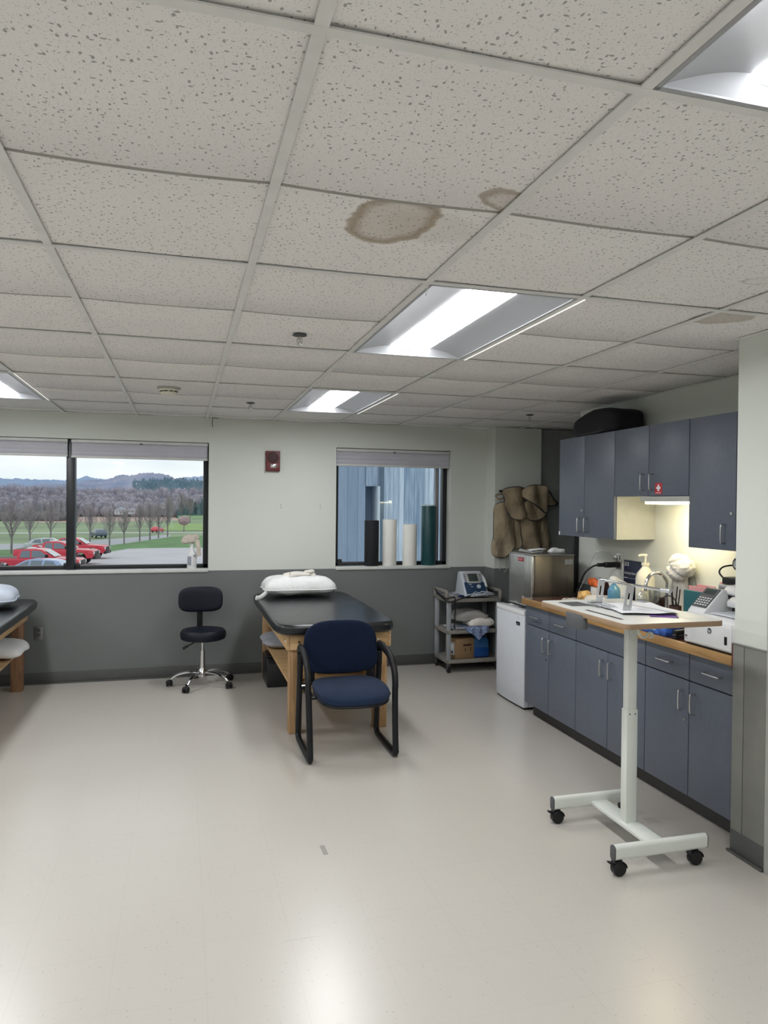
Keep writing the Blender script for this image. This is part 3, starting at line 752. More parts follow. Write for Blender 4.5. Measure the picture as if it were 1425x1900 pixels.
# keypad console
cs = MB().prism([(PRX + 0.02, 1.062), (PRX + 0.04, 1.085), (PRX + 0.135, 1.178), (PRX + 0.16, 1.178), (PRX + 0.19, 1.068)], 'y', 1.865, 1.984, 0.004)
con = obj('control_console', cs, M_WHITE, r)
a_ = math.atan2(1.178 - 1.085, 0.095)
def slant(x, y, dz=0.0):   # point on the slanted face, x along slope 0..1
    return Vector((PRX + 0.04 + 0.095 * x, y, 1.085 + 0.093 * x)) + Vector((-math.sin(a_), 0, math.cos(a_))) * dz
RS = Matrix.Rotation(-a_, 4, 'Y')
def slab(mb, x, y, lx, ly, t, dz): 
    c = slant(x, y, dz); return mb.box(c.x - lx / 2, c.x + lx / 2, c.y - ly / 2, c.y + ly / 2, c.z - t / 2, c.z + t / 2, 0.0006, 1, rot=RS)
obj('keypad_plate', slab(MB(), 0.5, 1.925, 0.128, 0.104, 0.003, 0.0035), M_GREYP, con)
obj('display', slab(MB(), 0.80, 1.925, 0.030, 0.072, 0.002, 0.0055), M_SCREEN, con)
kb = MB()
for i in range(4):
    for j in range(5): slab(kb, 0.14 + 0.11 * i, 1.885 + 0.019 * j, 0.007, 0.011, 0.003, 0.0055)
obj('keypad_buttons', kb, M_WHITE, con)
sc_ = MB()
sc_.prism([(PRX + 0.15, 1.095), (PRX + 0.15, 1.125), (PRX + 0.18, 1.145), (PRX + 0.40, 1.150), (PRX + 0.40, 1.105)], 'y', 1.60, 1.855, 0.006)
sc_.prism([(PRX + 0.20, 1.145), (PRX + 0.20, 1.165), (PRX + 0.235, 1.192), (PRX + 0.37, 1.200), (PRX + 0.40, 1.15)], 'y', 1.76, 1.95, 0.010, 3)
sc_.prism([(PRX + 0.16, 1.135), (PRX + 0.18, 1.162), (PRX + 0.36, 1.172), (PRX + 0.36, 1.135)], 'y', 1.615, 1.765, 0.008, 3)
obj('scanner_lid', sc_, M_WHITE, r)
obj('rear_housing', MB().box(PRX + 0.23, PRX + 0.40, 1.60, 1.98, 1.06, 1.10), M_WHITE, r)
obj('output_recess', MB().box(PRX + 0.17, PRX + 0.232, 1.61, 1.84, 1.068, 1.104), M_BLACK, r)
obj('output_tray', MB().box(PRX + 0.035, PRX + 0.17, 1.64, 1.83, 1.068, 1.075, 0.002), M_FRIDGE, r)
obj('finger_grip', MB().box(PRX + 0.150, PRX + 0.162, 1.665, 1.72, 1.150, 1.158), M_GREYP, r)

r = thing('paper_tray', 'grey document tray stacked behind the printer against the wall', 'tray', (2.80, 2.14, 0.896))
mb = MB().box(2.70, 2.90, 2.0, 2.225, 1.135, 1.165, 0.003).box(2.70, 2.90, 2.0, 2.225, 0.897, 1.05, 0.003)
obj('tray', mb, M_ALU, r)
obj('slot', MB().box(2.698, 2.90, 2.02, 2.22, 1.05, 1.135), M_BLACK, r)
r = thing('power_adapter', 'black power adapter with a looped cord on the grey document tray', 'adapter', (2.78, 2.20, 1.166))
obj('brick', MB().box(2.72, 2.80, 2.06, 2.22, 1.166, 1.205, 0.004), M_BLACK, r)
obj('cord', MB().tube([(2.74, 2.222, 1.19), (2.74, 2.265, 1.225), (2.78, 2.28, 1.255), (2.85, 2.27, 1.265), (2.895, 2.262, 1.265)], 0.005, 8, smooth=5).box(2.87, 2.915, 2.245, 2.285, 1.245, 1.285, 0.008), M_BLACK, r)
r = thing('wall_arm_mount', 'grey jointed arm mount on the wall under the nearest cabinet', 'wall mount', (2.85, 2.16, 1.19))
obj('post', MB().box(2.83, 2.87, 2.165, 2.20, 1.30, 1.364, 0.006).tube([(2.85, 2.18, 1.364), (2.85, 2.18, 1.30), (2.85, 2.20, 1.27)], 0.022, 12), M_GREYP, r)
obj('joint', MB().cyl((2.81, 2.21, 1.275), (2.90, 2.21, 1.275), 0.038, seg=24, bev=0.006), M_GREYP, r)
obj('joint_cap', MB().cyl((2.805, 2.21, 1.275), (2.81, 2.21, 1.275), 0.022, seg=20), M_ALU, r)
obj('outlet_box', MB().box(2.90, XR - 0.001, 2.22, 2.29, 1.205, 1.25, 0.003), M_CASING, r)

# desk items near printer
r = thing('file_box', 'teal desk organiser with pink note slips behind the printer', 'organiser', (2.70, 2.30, 0.896))
obj('box', MB().box(2.64, 2.76, 2.24, 2.44, 0.896, 1.11, 0.003), M_TEALB, r)
obj('pink_slips', MB().box(2.66, 2.665, 2.28, 2.42, 1.0, 1.135).box(2.70, 2.705, 2.25, 2.40, 1.0, 1.145).box(2.74, 2.745, 2.24, 2.26, 1.0, 1.17), M_PINK, r)
r = thing('pen_cup', 'dark brown cup with pens beside the teal organiser', 'cup', (2.63, 2.48, 0.896))
obj('cup', MB().lathe([(0.034, 0), (0.036, 0.11), (0.033, 0.11), (0.031, 0.01), (0, 0.01)], (2.63, 2.50, 0.896)), M_BROWNB, r)
pn = MB()
for k in range(5): pn.cyl((2.63 + 0.01 * math.cos(k * 2), 2.50 + 0.01 * math.sin(k * 2), 0.91), (2.63 + 0.03 * math.cos(k * 1.7), 2.50 + 0.03 * math.sin(k * 1.7), 1.07 + 0.012 * k), 0.0035, seg=8)
obj('pens', pn, [M_BLACK], r)
tag(obj('looped_cable', MB().tube([(2.60, 2.60, 0.903), (2.58, 2.63, 0.97), (2.60, 2.58, 1.04), (2.62, 2.53, 1.06), (2.64, 2.50, 1.02), (2.62, 2.47, 0.95), (2.58, 2.50, 0.91), (2.56, 2.56, 0.903), (2.60, 2.62, 0.92), (2.64, 2.57, 0.98), (2.66, 2.5, 0.96)], 0.0035, 8, smooth=6), M_BLACK), 'black cable looped on the counter in front of the pen cup', 'cable')

# tissue box and stapler / black tray by the printer's left
r = thing('tissue_box', 'blue and green printed tissue box on the counter under the white desk', 'tissue box', (2.37, 2.20, 0.896))
obj('carton', MB().box(2.305, 2.42, 2.155, 2.375, 0.896, 0.99, 0.002), M_TISS, r)
obj('green_print', MB().box(2.3035, 2.305, 2.32, 2.36, 0.925, 0.985), mat('green_print', (0.02, 0.25, 0.05), 0.5, noise_amt=0.5, nscale=30), r)
obj('white_print', MB().box(2.3030, 2.3035, 2.24, 2.31, 0.915, 0.985), mat('pale_print', (0.35, 0.6, 0.8), 0.5, noise_amt=0.6, nscale=50), r)
r = thing('stapler', 'black stapler lying on the counter beside the tissue box', 'stapler', (2.36, 2.09, 0.896))
obj('base', MB().box(2.31, 2.47, 2.075, 2.115, 0.896, 0.907, 0.003), M_BLACK, r)
obj('arm', MB().box(2.315, 2.46, 2.08, 2.11, 0.918, 0.945, 0.005, rot=Matrix.Rotation(-0.08, 4, 'Y')).cyl((2.45, 2.078, 0.915), (2.45, 2.112, 0.915), 0.012), M_BLACK, r)
obj('steel_edge', MB().box(2.312, 2.44, 2.084, 2.106, 0.912, 0.918), M_NICKEL, r)
r = thing('black_desk_tray', 'black tray of small items between the stapler and printer', 'tray', (2.46, 2.08, 0.896))
obj('tray', MB().box(2.48, 2.60, 2.02, 2.14, 0.896, 0.965, 0.006), M_BLACK, r)
obj('clips', MB().box(2.49, 2.53, 2.03, 2.06, 0.965, 0.975, 0.003).box(2.54, 2.58, 2.06, 2.10, 0.965, 0.978, 0.003), M_GREYP, r)

# wall outlet with plugs, room sign
r = thing('duplex_outlet', 'steel wall outlet above the counter with a black plug in it', 'outlet', (XR, 3.522, 1.135))
obj('cover_plate', MB().box(XR - 0.004, XR, 3.487, 3.557, 1.130, 1.245, 0.002), M_STEEL, r)
obj('receptacles', MB().box(XR - 0.007, XR - 0.003, 3.505, 3.539, 1.145, 1.175, 0.003).box(XR - 0.007, XR - 0.003, 3.505, 3.539, 1.20, 1.23, 0.003), M_BLACK, r)
r = thing('appliance_power_cord', 'thick black power cord plugged in the wall outlet above the counter', 'cord', (2.86, 3.58, 1.16))
obj('plug', MB().box(2.80, XR - 0.007, 3.500, 3.545, 1.142, 1.182, 0.01, 3).box(2.74, 2.81, 3.508, 3.54, 1.148, 1.176, 0.012, 3), M_BLACK, r)
obj('cable', MB().tube([(2.75, 3.524, 1.162), (2.71, 3.535, 1.150), (2.67, 3.57, 1.10), (2.66, 3.62, 1.02), (2.66, 3.67, 0.94), (2.66, 3.73, 0.905), (2.68, 3.80, 0.903)], 0.0065, 8, smooth=5), M_BLACK, r)
r = thing('white_charger_cord', 'thin grey charger cord arching from the wall outlet above the counter', 'cord', (2.9, 3.54, 1.22))
obj('adapter', MB().box(2.885, XR - 0.007, 3.505, 3.54, 1.20, 1.232, 0.004), M_CHROME, r)
obj('wire', MB().tube([(2.89, 3.52, 1.225), (2.83, 3.545, 1.262), (2.79, 3.60, 1.255), (2.77, 3.65, 1.18), (2.76, 3.69, 1.08), (2.73, 3.74, 0.96), (2.71, 3.78, 0.902)], 0.0028, 6, smooth=5), M_ALU, r)
r = thing('room_sign', 'navy room sign with white lettering leaning on the wall behind the sink', 'sign', (2.915, 3.32, 0.926))
sp_ = [(3.445, 0.93), (3.445, 1.204), (3.215, 1.204), (3.200, 1.190), (3.200, 1.09), (3.245, 1.02), (3.215, 0.93)]
obj('plate', MB().prism([(3.447, 0.927), (3.447, 1.205), (3.212, 1.205), (3.200, 1.193), (3.200, 0.927)], 'x', 2.915, 2.920, 0.001), M_SIGN, r)
RT = (PI / 2, 0, -PI / 2)
text('room_number', '212', 0.038, (2.914, 3.438, 1.165), RT, M_TXT, r)
text('room_name', 'Activity Room', 0.026, (2.914, 3.438, 1.105), RT, mat('sign_text_pale', (0.45, 0.47, 0.5), 0.6), r)
obj('sign_rule', MB().box(2.9135, 2.915, 3.395, 3.438, 1.076, 1.080), M_TXT, r)
obj('sign_small_print', marks(MB(), 2.9146, 3.385, 1.074, 14, 0.006, 0.005, 0.0015), M_TXTG, r)

# counter clutter by the sink
def bottle(name, label, cat, c, r0, h, m, pump=True, cap=M_GLASSW, mlab=None):
    r = thing(name, label, cat, c)
    obj('bottle_body', MB().lathe([(r0 * 0.9, 0), (r0, 0.006), (r0, h * 0.62), (r0 * 0.85, h * 0.72), (r0 * 0.35, h * 0.84), (r0 * 0.33, h * 0.88), (0, h * 0.88)], c), m, r)
    if pump:
        z = c[2] + h * 0.87
        obj('pump', MB().cyl((c[0], c[1], z), (c[0], c[1], z + h * 0.05), r0 * 0.42).cyl((c[0], c[1], z), (c[0], c[1], z + h * 0.18), r0 * 0.10).tube([(c[0] + 0.01, c[1] - 0.005, z + h * 0.19), (c[0] - 0.02, c[1] + 0.02, z + h * 0.19), (c[0] - 0.03, c[1] + 0.03, z + h * 0.17)], r0 * 0.16, 8, smooth=3), cap, r)
    if mlab: obj('bottle_label', MB().lathe([(r0 * 1.01, h * 0.15), (r0 * 1.01, h * 0.5)], c, cap=False), mlab, r)
    return r
bottle('soap_dispenser', 'large pale pump soap bottle beside the faucet', 'soap bottle', (2.80, 3.03, 0.896), 0.062, 0.35, M_GLASSW)
bottle('blue_spray_bottle', 'light blue bottle with clear shoulders left of the faucet', 'bottle', (2.62, 2.93 + 0.19, 0.896), 0.042, 0.20, M_BLUEB, pump=False)
bottle('hand_soap', 'small clear hand soap pump bottle in front of the faucet', 'soap bottle', (2.72, 2.80 + 0.15, 0.896), 0.034, 0.165, M_CLEAR, True, M_GLASSW, M_LINENB)
r = thing('clear_cup', 'clear plastic tumbler beside the faucet', 'cup', (2.80, 2.93, 0.896))
obj('tumbler', MB().lathe([(0.03, 0), (0.04, 0.15), (0.038, 0.15), (0.028, 0.004), (0, 0.004)], (2.80, 2.93, 0.896)), M_CLEAR, r)
tag(obj('white_towel', MB().grid(superblob((2.60, 3.24, 0.936), 0.11, 0.11, 0.038, 0.7, 0.7, 0.25, 9, 1), 36, 18, closed_u=True), M_SHEER, ang=70), 'crumpled white towel on the counter left of the blue bottle', 'towel')
tag(obj('plastic_bag', MB().grid(superblob((2.80, 3.34, 0.988), 0.065, 0.07, 0.09, 0.8, 0.8, 0.5, 12, 8), 36, 18, closed_u=True), M_LINEN, ang=70), 'white plastic bag of snacks under the room sign', 'bag')
r = thing('snack_pack', 'orange and white snack wrappers behind the laptop stand', 'snacks', (2.62, 3.45, 0.896))
obj('pouch', MB().grid(superblob((2.72, 3.53, 1.035), 0.03, 0.07, 0.035, 0.8, 0.8, 0.4, 20, 5), 28, 14, closed_u=True), M_ORANGE, r, ang=70)
obj('tub', MB().cyl((2.72, 3.51, 0.896), (2.72, 3.51, 1.0), 0.028).cyl((2.75, 3.58, 0.896), (2.75, 3.58, 0.995), 0.022), M_LINEN, r)
obj('pouch', MB().grid(superblob((2.60, 3.46, 0.938), 0.05, 0.05, 0.04, 0.8, 0.8, 0.4, 20, 9), 28, 14, closed_u=True), mat('yellow_wrapper', (0.75, 0.40, 0.15), 0.4, noise_amt=0.6, nscale=40), r, ang=70)
obj('mesh_net', MB().grid(superblob((2.46, 3.42, 0.916), 0.07, 0.06, 0.018, 0.8, 0.8, 0.5, 25, 11), 36, 14, closed_u=True), mat('net_pattern', (0.45, 0.42, 0.38), 0.7, noise_amt=0.7, nscale=45), r, ang=70)
tag(obj('dark_folder', MB().box(2.86, 2.875, 3.50, 3.74, 0.897, 1.03, 0.002, rot=Matrix.Rotation(-0.25, 4, 'Y')), M_BROWNB), 'dark brown folder leaning on the wall at the far end of the counter', 'folder')
tag(obj('white_cloth', MB().grid(superblob((2.62, 2.40, 0.945), 0.07, 0.07, 0.045, 0.7, 0.7, 0.45, 9, 21), 36, 18, closed_u=True), M_LINEN, ang=70), 'crumpled white cloth on the counter right of the faucet', 'cloth')
tag(obj('brown_box', MB().box(2.86, 2.90, 2.90, 3.03, 0.926, 0.99, 0.003), M_BROWNB), 'small dark brown box behind the faucet', 'box')

# hanging white terry cap on a hook
r = thing('hanging_white_cloth', 'white terry cloth bunched on a wall hook above the counter', 'cloth', (2.87, 2.76, 0.95))
def knot(u, v):
    p = superblob((0, 0, 0), 0.070, 0.112, 0.085, 0.95, 0.95, 0.0, 9, 2, zmin=-1)(u, v)
    n_ = p.normalized() if p.length > 1e-6 else Vector((0, 0, 1))
    r_ = 0.020 * nz3(p.x + 2, p.y, p.z, 9) + 0.010 * abs(nz3(p.x + 5, p.y * 0.6 + p.z, p.z, 30)) - 0.018 * math.exp(-((p.z + 0.02 - 0.5 * p.y) / 0.012) ** 2) - 0.014 * math.exp(-((p.z - 0.035 + 0.35 * p.y) / 0.010) ** 2)
    p = p + n_ * r_
    if p.z < 0: p.y *= 1 + p.z * 2.2; p.y += -p.z * 0.25
    return Vector((2.85, 2.735, 1.215)) + p
obj('bunched_top', MB().grid(knot, 90, 50, closed_u=True), M_SHEER, r, ang=80)
def drape(u, v):
    w = 0.050 + 0.050 * v
    c_, s_ = math.cos(2 * PI * u), math.sin(2 * PI * u)
    y = 2.775 + w * c_ + 0.025 * v
    fold = 0.026 + 0.016 * math.sin(c_ * 9 + 1.0) * (0.3 + 0.7 * v) + 0.008 * math.sin(c_ * 21 + 4 * v)
    x = 2.880 + (-fold if s_ < 0 else 0.026) * abs(s_) ** 0.4
    return Vector((min(x, 2.915), y, 1.165 - 0.245 * v + 0.012 * math.sin(c_ * 5)))
obj('hanging_folds', MB().grid(drape, 120, 16, closed_u=True), M_SHEER, r, ang=80)
obj('tie_cord', MB().tube([(2.90, 2.67, 1.16), (2.905, 2.655, 1.09), (2.905, 2.665, 1.0), (2.90, 2.66, 0.95)], 0.002, 6, smooth=4), M_GREYP, r)

# ------------------------------------------------------------------ fridge + ice machine
r = thing('mini_fridge', 'white compact fridge standing at the far end of the base cabinets', 'fridge', (2.6, 4.17, 0))
obj('cabinet_body', MB().box(2.405, 2.86, 3.925, 4.425, 0.015, 0.765, 0.006), M_FRIDGE, r)
def fdoor(u, v):  # gently bowed door
    return None
pts = []
for k in range(13):
    t = k / 12; y = 3.918 + (4.432 - 3.918) * t
    pts.append((2.352 + 0.006 - 0.014 * math.sin(PI * t) ** 0.7, y))
obj('door', MB().prism([(x, y) for x, y in pts] + [(2.400, 4.432), (2.400, 3.918)], 'z', 0.018, 0.735, 0.003), M_FRIDGE, r)
pts2 = [(x - 0.004, y) for x, y in pts]
obj('door_cap', MB().prism(pts2 + [(2.42, 4.434), (2.42, 3.916)], 'z', 0.737, 0.772, 0.003), M_WHITE, r)
obj('kick_strip', MB().box(2.365, 2.85, 3.93, 4.42, 0.0, 0.016), M_BLACK, r)
obj('hinge_cover', MB().box(2.43, 2.50, 3.94, 4.03, 0.765, 0.785, 0.004).box(2.44, 2.49, 4.20, 4.36, 0.765, 0.775, 0.004), M_WHITE, r)
b_ = obj('brand_badge', MB().box(2.346, 2.351, 3.985, 4.045, 0.650, 0.678, 0.001), M_BLACK, r)
obj('badge_marks', marks(MB(), 2.3457, 4.040, 0.659, 7, 0.005, 0.006, 0.001), M_TXTG, b_)
obj('door_emblem', MB().tube([(2.349, 4.04, 0.700), (2.349, 4.02, 0.713), (2.349, 4.0, 0.700)], 0.0015, 6), M_NICKEL, r)

r = thing('ice_machine', 'stainless steel ice machine box standing on top of the white fridge', 'ice machine', (2.66, 4.09, 0.787))
obj('case', MB().box(2.432, 2.772, 3.90, 4.30, 0.80, 1.205, 0.004), M_STEELD, r)
fd = obj('front_door', MB().box(2.402, 2.430, 3.897, 4.303, 0.80, 1.205, 0.008, 3), mat('steel_door', (0.60, 0.60, 0.59), 0.22, 0.9, 0.05, 30, bump=0.9, bscale=3.0, stretch=(1, 5, 0.7)), r)
obj('lid', MB().box(2.400, 2.775, 3.896, 4.304, 1.205, 1.213, 0.003), M_STEEL, r)
obj('rubber_feet', MB().box(2.42, 2.76, 3.91, 4.29, 0.786, 0.80), M_BLACK, r)
obj('brand_badge', MB().box(2.399, 2.403, 4.035, 4.135, 1.150, 1.182, 0.001), mat('badge_red', (0.28, 0.03, 0.05), 0.4), fd)
obj('badge_marks', marks(MB(), 2.3988, 4.130, 1.160, 9, 0.008, 0.011, 0.0012), mat('badge_pale', (0.5, 0.25, 0.27), 0.5), fd)
obj('rating_label', MB().box(2.69, 2.76, 3.8985, 3.90, 1.135, 1.175), M_CASING, r)
obj('spigot', MB().box(2.395, 2.403, 4.02, 4.04, 0.865, 0.875).box(2.395, 2.40, 4.02, 4.025, 0.855, 0.875), M_TXT, fd)
r = thing('ice_scoop', 'metal scoop lying on top of the steel ice machine', 'scoop', (2.5, 4.12, 1.214))
obj('bowl', MB().prism([(2.48, 1.216), (2.57, 1.216), (2.59, 1.24), (2.48, 1.228)], 'y', 4.05, 4.14, 0.004), M_ALU, r)
obj('handle', MB().tube([(2.50, 4.09, 1.222), (2.43, 4.12, 1.235), (2.41, 4.13, 1.24)], 0.012, 8), M_ALU, r)
obj('scoop_rim', MB().box(2.47, 2.60, 4.04, 4.15, 1.240, 1.244, 0.001, rot=Matrix.Rotation(-0.1, 4, 'Y')), M_PAPER, r)
tag(obj('plastic_wrap', MB().grid(superblob((2.70, 4.06, 1.232), 0.065, 0.05, 0.020, 0.6, 0.6, 0.5, 18, 4), 36, 14, closed_u=True), M_LINEN, ang=70), 'white plastic wrapper lying on the steel ice machine', 'wrapper')

# ------------------------------------------------------------------ hanging tan covers
def cover(label, outline, y, bow, m, name='hot_pack_cover', wav=0.017, ph=0.0, thick=0.012, lab=None):
    """a quilted flap hanging near plane y: outline is a list of (x, z) points"""
    r = thing(name, label, 'cover', (sum(p[0] for p in outline) / len(outline), y, min(p[1] for p in outline)), 'tan quilted covers')
    cx = sum(p[0] for p in outline) / len(outline); cz = sum(p[1] for p in outline) / len(outline)
    P = catmull([Vector((x, 0, z)) for x, z in outline], 6, True)
    xs = [p.x for p in P]; hw = (max(xs) - min(xs)) / 2; mx = (max(xs) + min(xs)) / 2
    def yy(x, z):
        t = (x - mx) / hw
        return y - bow * math.sqrt(max(0, 1 - t * t * 0.95)) + wav * math.sin(x * 32 + z * 9 + ph) + 0.026 * nz3(x, ph, z, 7) + 0.012 * abs(nz3(x * 1.5, ph, z * 0.4, 26))
    t = bmesh.new(); n = len(P); rings = []
    K = 9
    for k in range(K):
        s = 1 - k / K
        rings.append([t.verts.new((cx + (p.x - cx) * s, yy(cx + (p.x - cx) * s, cz + (p.z - cz) * s), cz + (p.z - cz) * s)) for p in P])
    c = t.verts.new((cx, yy(cx, cz), cz))
    for a, b in zip(rings, rings[1:]):
        for k in range(n): t.faces.new((a[k], a[(k + 1) % n], b[(k + 1) % n], b[k]))
    for k in range(n): t.faces.new((rings[-1][k], rings[-1][(k + 1) % n], c))
    bmesh.ops.recalc_face_normals(t, faces=t.faces[:])
    bmesh.ops.solidify(t, geom=t.faces[:], thickness=thick)
    mb = MB(); mb._merge(t); obj('quilted_body', mb, m, r, ang=60)
    obj('binding', MB().tube([(p.x, yy(p.x, p.z) - 0.004, p.z) for p in P], 0.008, 6, closed=True), M_BIND, r)
    if lab: obj('care_tag', MB().box(*lab), M_PAPER, r)
    return r
cover('tan quilted cover hanging lowest at the left, long and round-ended', [(2.75, 1.60), (2.84, 1.62), (2.97, 1.52), (2.98, 1.36), (2.95, 1.22), (2.87, 1.10), (2.79, 1.085), (2.72, 1.12), (2.73, 1.30), (2.74, 1.48)], 5.375, 0.05, M_TAN2, ph=1)
cover('narrow tan quilted cover hanging between the two long ones', [(2.93, 1.50), (3.02, 1.54), (3.05, 1.40), (3.04, 1.22), (3.00, 1.17), (2.95, 1.19), (2.95, 1.35)], 5.395, 0.03, M_TAN2, ph=3)
cover('tan quilted cover hanging straight down at the middle, squarish lower end', [(3.03, 1.56), (3.20, 1.56), (3.25, 1.46), (3.24, 1.30), (3.21, 1.19), (3.13, 1.155), (3.05, 1.175), (3.04, 1.35)], 5.365, 0.05, M_TAN, ph=5)
cover('slim tan quilted cover with a white tag hanging at the right', [(3.235, 1.57), (3.29, 1.58), (3.33, 1.42), (3.36, 1.20), (3.31, 1.145), (3.275, 1.18), (3.255, 1.38)], 5.40, 0.025, M_TAN2, ph=7, lab=(3.30, 3.325, 5.352, 5.358, 1.225, 1.245))
cover('wide tan cover folded over the rail at the upper left, D-shaped with dark binding', [(2.82, 1.745), (2.93, 1.775), (3.06, 1.755), (3.09, 1.66), (3.08, 1.53), (3.0, 1.465), (2.90, 1.475), (2.84, 1.56), (2.825, 1.66)], 5.33, 0.05, M_TAN, ph=2)
cover('tan cover with a diagonal dark edge draped over the rail at upper right', [(3.0, 1.70), (3.04, 1.78), (3.16, 1.795), (3.25, 1.77), (3.265, 1.60), (3.25, 1.53), (3.18, 1.565), (3.08, 1.63)], 5.285, 0.05, M_TAN2, ph=4)
cover('round tan flap showing under the diagonal cover', [(3.05, 1.64), (3.17, 1.60), (3.25, 1.56), (3.25, 1.50), (3.17, 1.45), (3.08, 1.46), (3.04, 1.52)], 5.32, 0.04, M_TAN, ph=6)
cover('tan cover end sticking out to the right over the dark wall', [(3.25, 1.78), (3.31, 1.74), (3.38, 1.66), (3.445, 1.625), (3.40, 1.60), (3.31, 1.595), (3.255, 1.60)], 5.36, 0.03, M_TAN, ph=8)
r = thing('cover_rack', 'dark wall rack carrying the tan quilted covers', 'rack', (3.05, 5.36, 1.70))
obj('rail', MB().cyl((2.80, 5.37, 1.735), (3.27, 5.37, 1.735), 0.012), M_BLACK, r)
obj('loop', MB().tube([(2.83, 5.36, 1.71), (2.76, 5.34, 1.70), (2.745, 5.34, 1.685), (2.78, 5.34, 1.655), (2.83, 5.35, 1.67)], 0.009, 8, smooth=5), M_TAN2, r)
obj('straps', MB().tube([(2.83, 5.40, 1.09), (2.825, 5.40, 0.95)], 0.0025, 6).tube([(2.93, 5.40, 1.17), (2.92, 5.39, 1.0), (2.87, 5.39, 0.93)], 0.003, 6, smooth=4).tube([(2.90, 5.40, 1.12), (2.895, 5.40, 0.98)], 0.0025, 6), M_CASING, r)

# ------------------------------------------------------------------ utility cart
cx0, cx1, cy0, cy1 = 2.205, 2.755, 5.205, 5.575
r = thing('utility_cart', 'taupe plastic utility cart with three shelves in the far corner', 'cart', (2.48, 5.39, 0))
def shelf(z, lip=0.035):
    mb = MB().box(cx0 + 0.01, cx1 - 0.01, cy0 + 0.01, cy1 - 0.01, z - lip, z - 0.006, 0.006)
    for a in ((cx0, cx1, cy0, cy0 + 0.018), (cx0, cx1, cy1 - 0.018, cy1), (cx0, cx0 + 0.018, cy0, cy1), (cx1 - 0.018, cx1, cy0, cy1)): mb.box(*a, z - lip, z, 0.004)
    return mb
for z in (0.705, 0.405, 0.125): obj('shelf', shelf(z), M_CART, r)
for x in (cx0 + 0.022, cx1 - 0.022):
    for y in (cy0 + 0.022, cy1 - 0.022):
        obj('post', MB().box(x - 0.020, x + 0.020, y - 0.018, y + 0.018, 0.09, 0.70, 0.006), M_CARTP, r)
        c = obj('caster', MB().cyl((x - 0.010, y, 0.033), (x + 0.010, y, 0.033), 0.033, seg=20, bev=0.004), M_BLACK, r)
        obj('caster_fork', MB().box(x - 0.016, x + 0.016, y - 0.014, y + 0.016, 0.030, 0.095, 0.006), M_GREYP, c)
for s, x in ((-1, cx0), (1, cx1)):
    h = MB().box(x - 0.012, x + 0.012, cy0, cy0 + 0.05, 0.69, 0.775, 0.008).box(x - 0.012, x + 0.012, cy1 - 0.05, cy1, 0.69, 0.785, 0.008).box(x - 0.012, x + 0.012, cy0 + 0.02, cy1 - 0.02, 0.755, 0.785, 0.008)
    obj('handle', h, M_CART, r)

r = thing('electrotherapy_unit', 'white and navy electrotherapy machine with a screen on the cart', 'medical device', (2.52, 5.38, 0.706))
# wedge shaped console facing the camera, tilted
def wedge(pts_s, x0t, x1t, x0b, x1b):
    pass
mx = 2.525
prof = [(5.25, 0.712), (5.255, 0.745), (5.42, 0.945), (5.50, 0.935), (5.52, 0.712)]
t = bmesh.new()
def wid(z): return 0.105 + (0.945 - z) * 0.09
A = [t.verts.new((mx - wid(z) , y, z)) for y, z in prof]; B = [t.verts.new((mx + wid(z), y, z)) for y, z in prof]
t.faces.new(A[::-1]); t.faces.new(B)
for k in range(5): t.faces.new((A[k], A[(k + 1) % 5], B[(k + 1) % 5], B[k]))
bmesh.ops.recalc_face_normals(t, faces=t.faces[:]); bmesh.ops.bevel(t, geom=t.edges[:], offset=0.012, segments=3, profile=0.5, affect='EDGES')
mb = MB(); mb._merge(t); obj('housing', mb, M_MEDW, r)
ta = math.atan2(0.20, 0.165); RX = Matrix.Rotation(ta, 4, 'X')
def fp_(t_, dx, dz=0.0): 
    return Vector((mx + dx, 5.255 + 0.165 * t_, 0.745 + 0.20 * t_)) + Vector((0, -math.sin(ta), math.cos(ta))) * dz
def pl(mb, t_, dx, lx, ly, th, dz, bev=0.002):
    c = fp_(t_, dx, dz); return mb.box(c.x - lx / 2, c.x + lx / 2, c.y - ly / 2, c.y + ly / 2, c.z - th / 2, c.z + th / 2, bev, 2, rot=RX)
bp_ = obj('control_panel', pl(MB(), 0.23, 0.0, 0.212, 0.130, 0.006, 0.003, 0.003), M_MEDB, r)
obj('dial', MB().cyl(fp_(0.28, 0.035, 0.004), fp_(0.28, 0.035, 0.016), 0.021, seg=20, bev=0.003), M_MEDW, bp_)
obj('buttons', pl(pl(MB(), 0.38, -0.045, 0.03, 0.008, 0.006, 0.007), 0.28, -0.035, 0.025, 0.007, 0.006, 0.007), M_MEDW, bp_)
obj('bezel', pl(MB(), 0.68, 0.0, 0.135, 0.125, 0.006, 0.004, 0.003), M_CASING, r)
obj('display', pl(MB(), 0.69, 0.0, 0.098, 0.088, 0.003, 0.008, 0.001), M_SCREEN, r)
bt = MB()
for k in range(5):
    for s in (-1, 1): pl(bt, 0.50 + 0.085 * k, s * 0.082, 0.022, 0.008, 0.003, 0.004, 0.001)
obj('side_buttons', bt, M_GREYP, r)
obj('transducer', MB().tube([(2.64, 5.30, 0.80), (2.645, 5.36, 0.86), (2.64, 5.43, 0.905)], 0.014, 10, smooth=3, rs=None), M_WHITE, r)
lead = MB()
rr_ = random.Random(3)
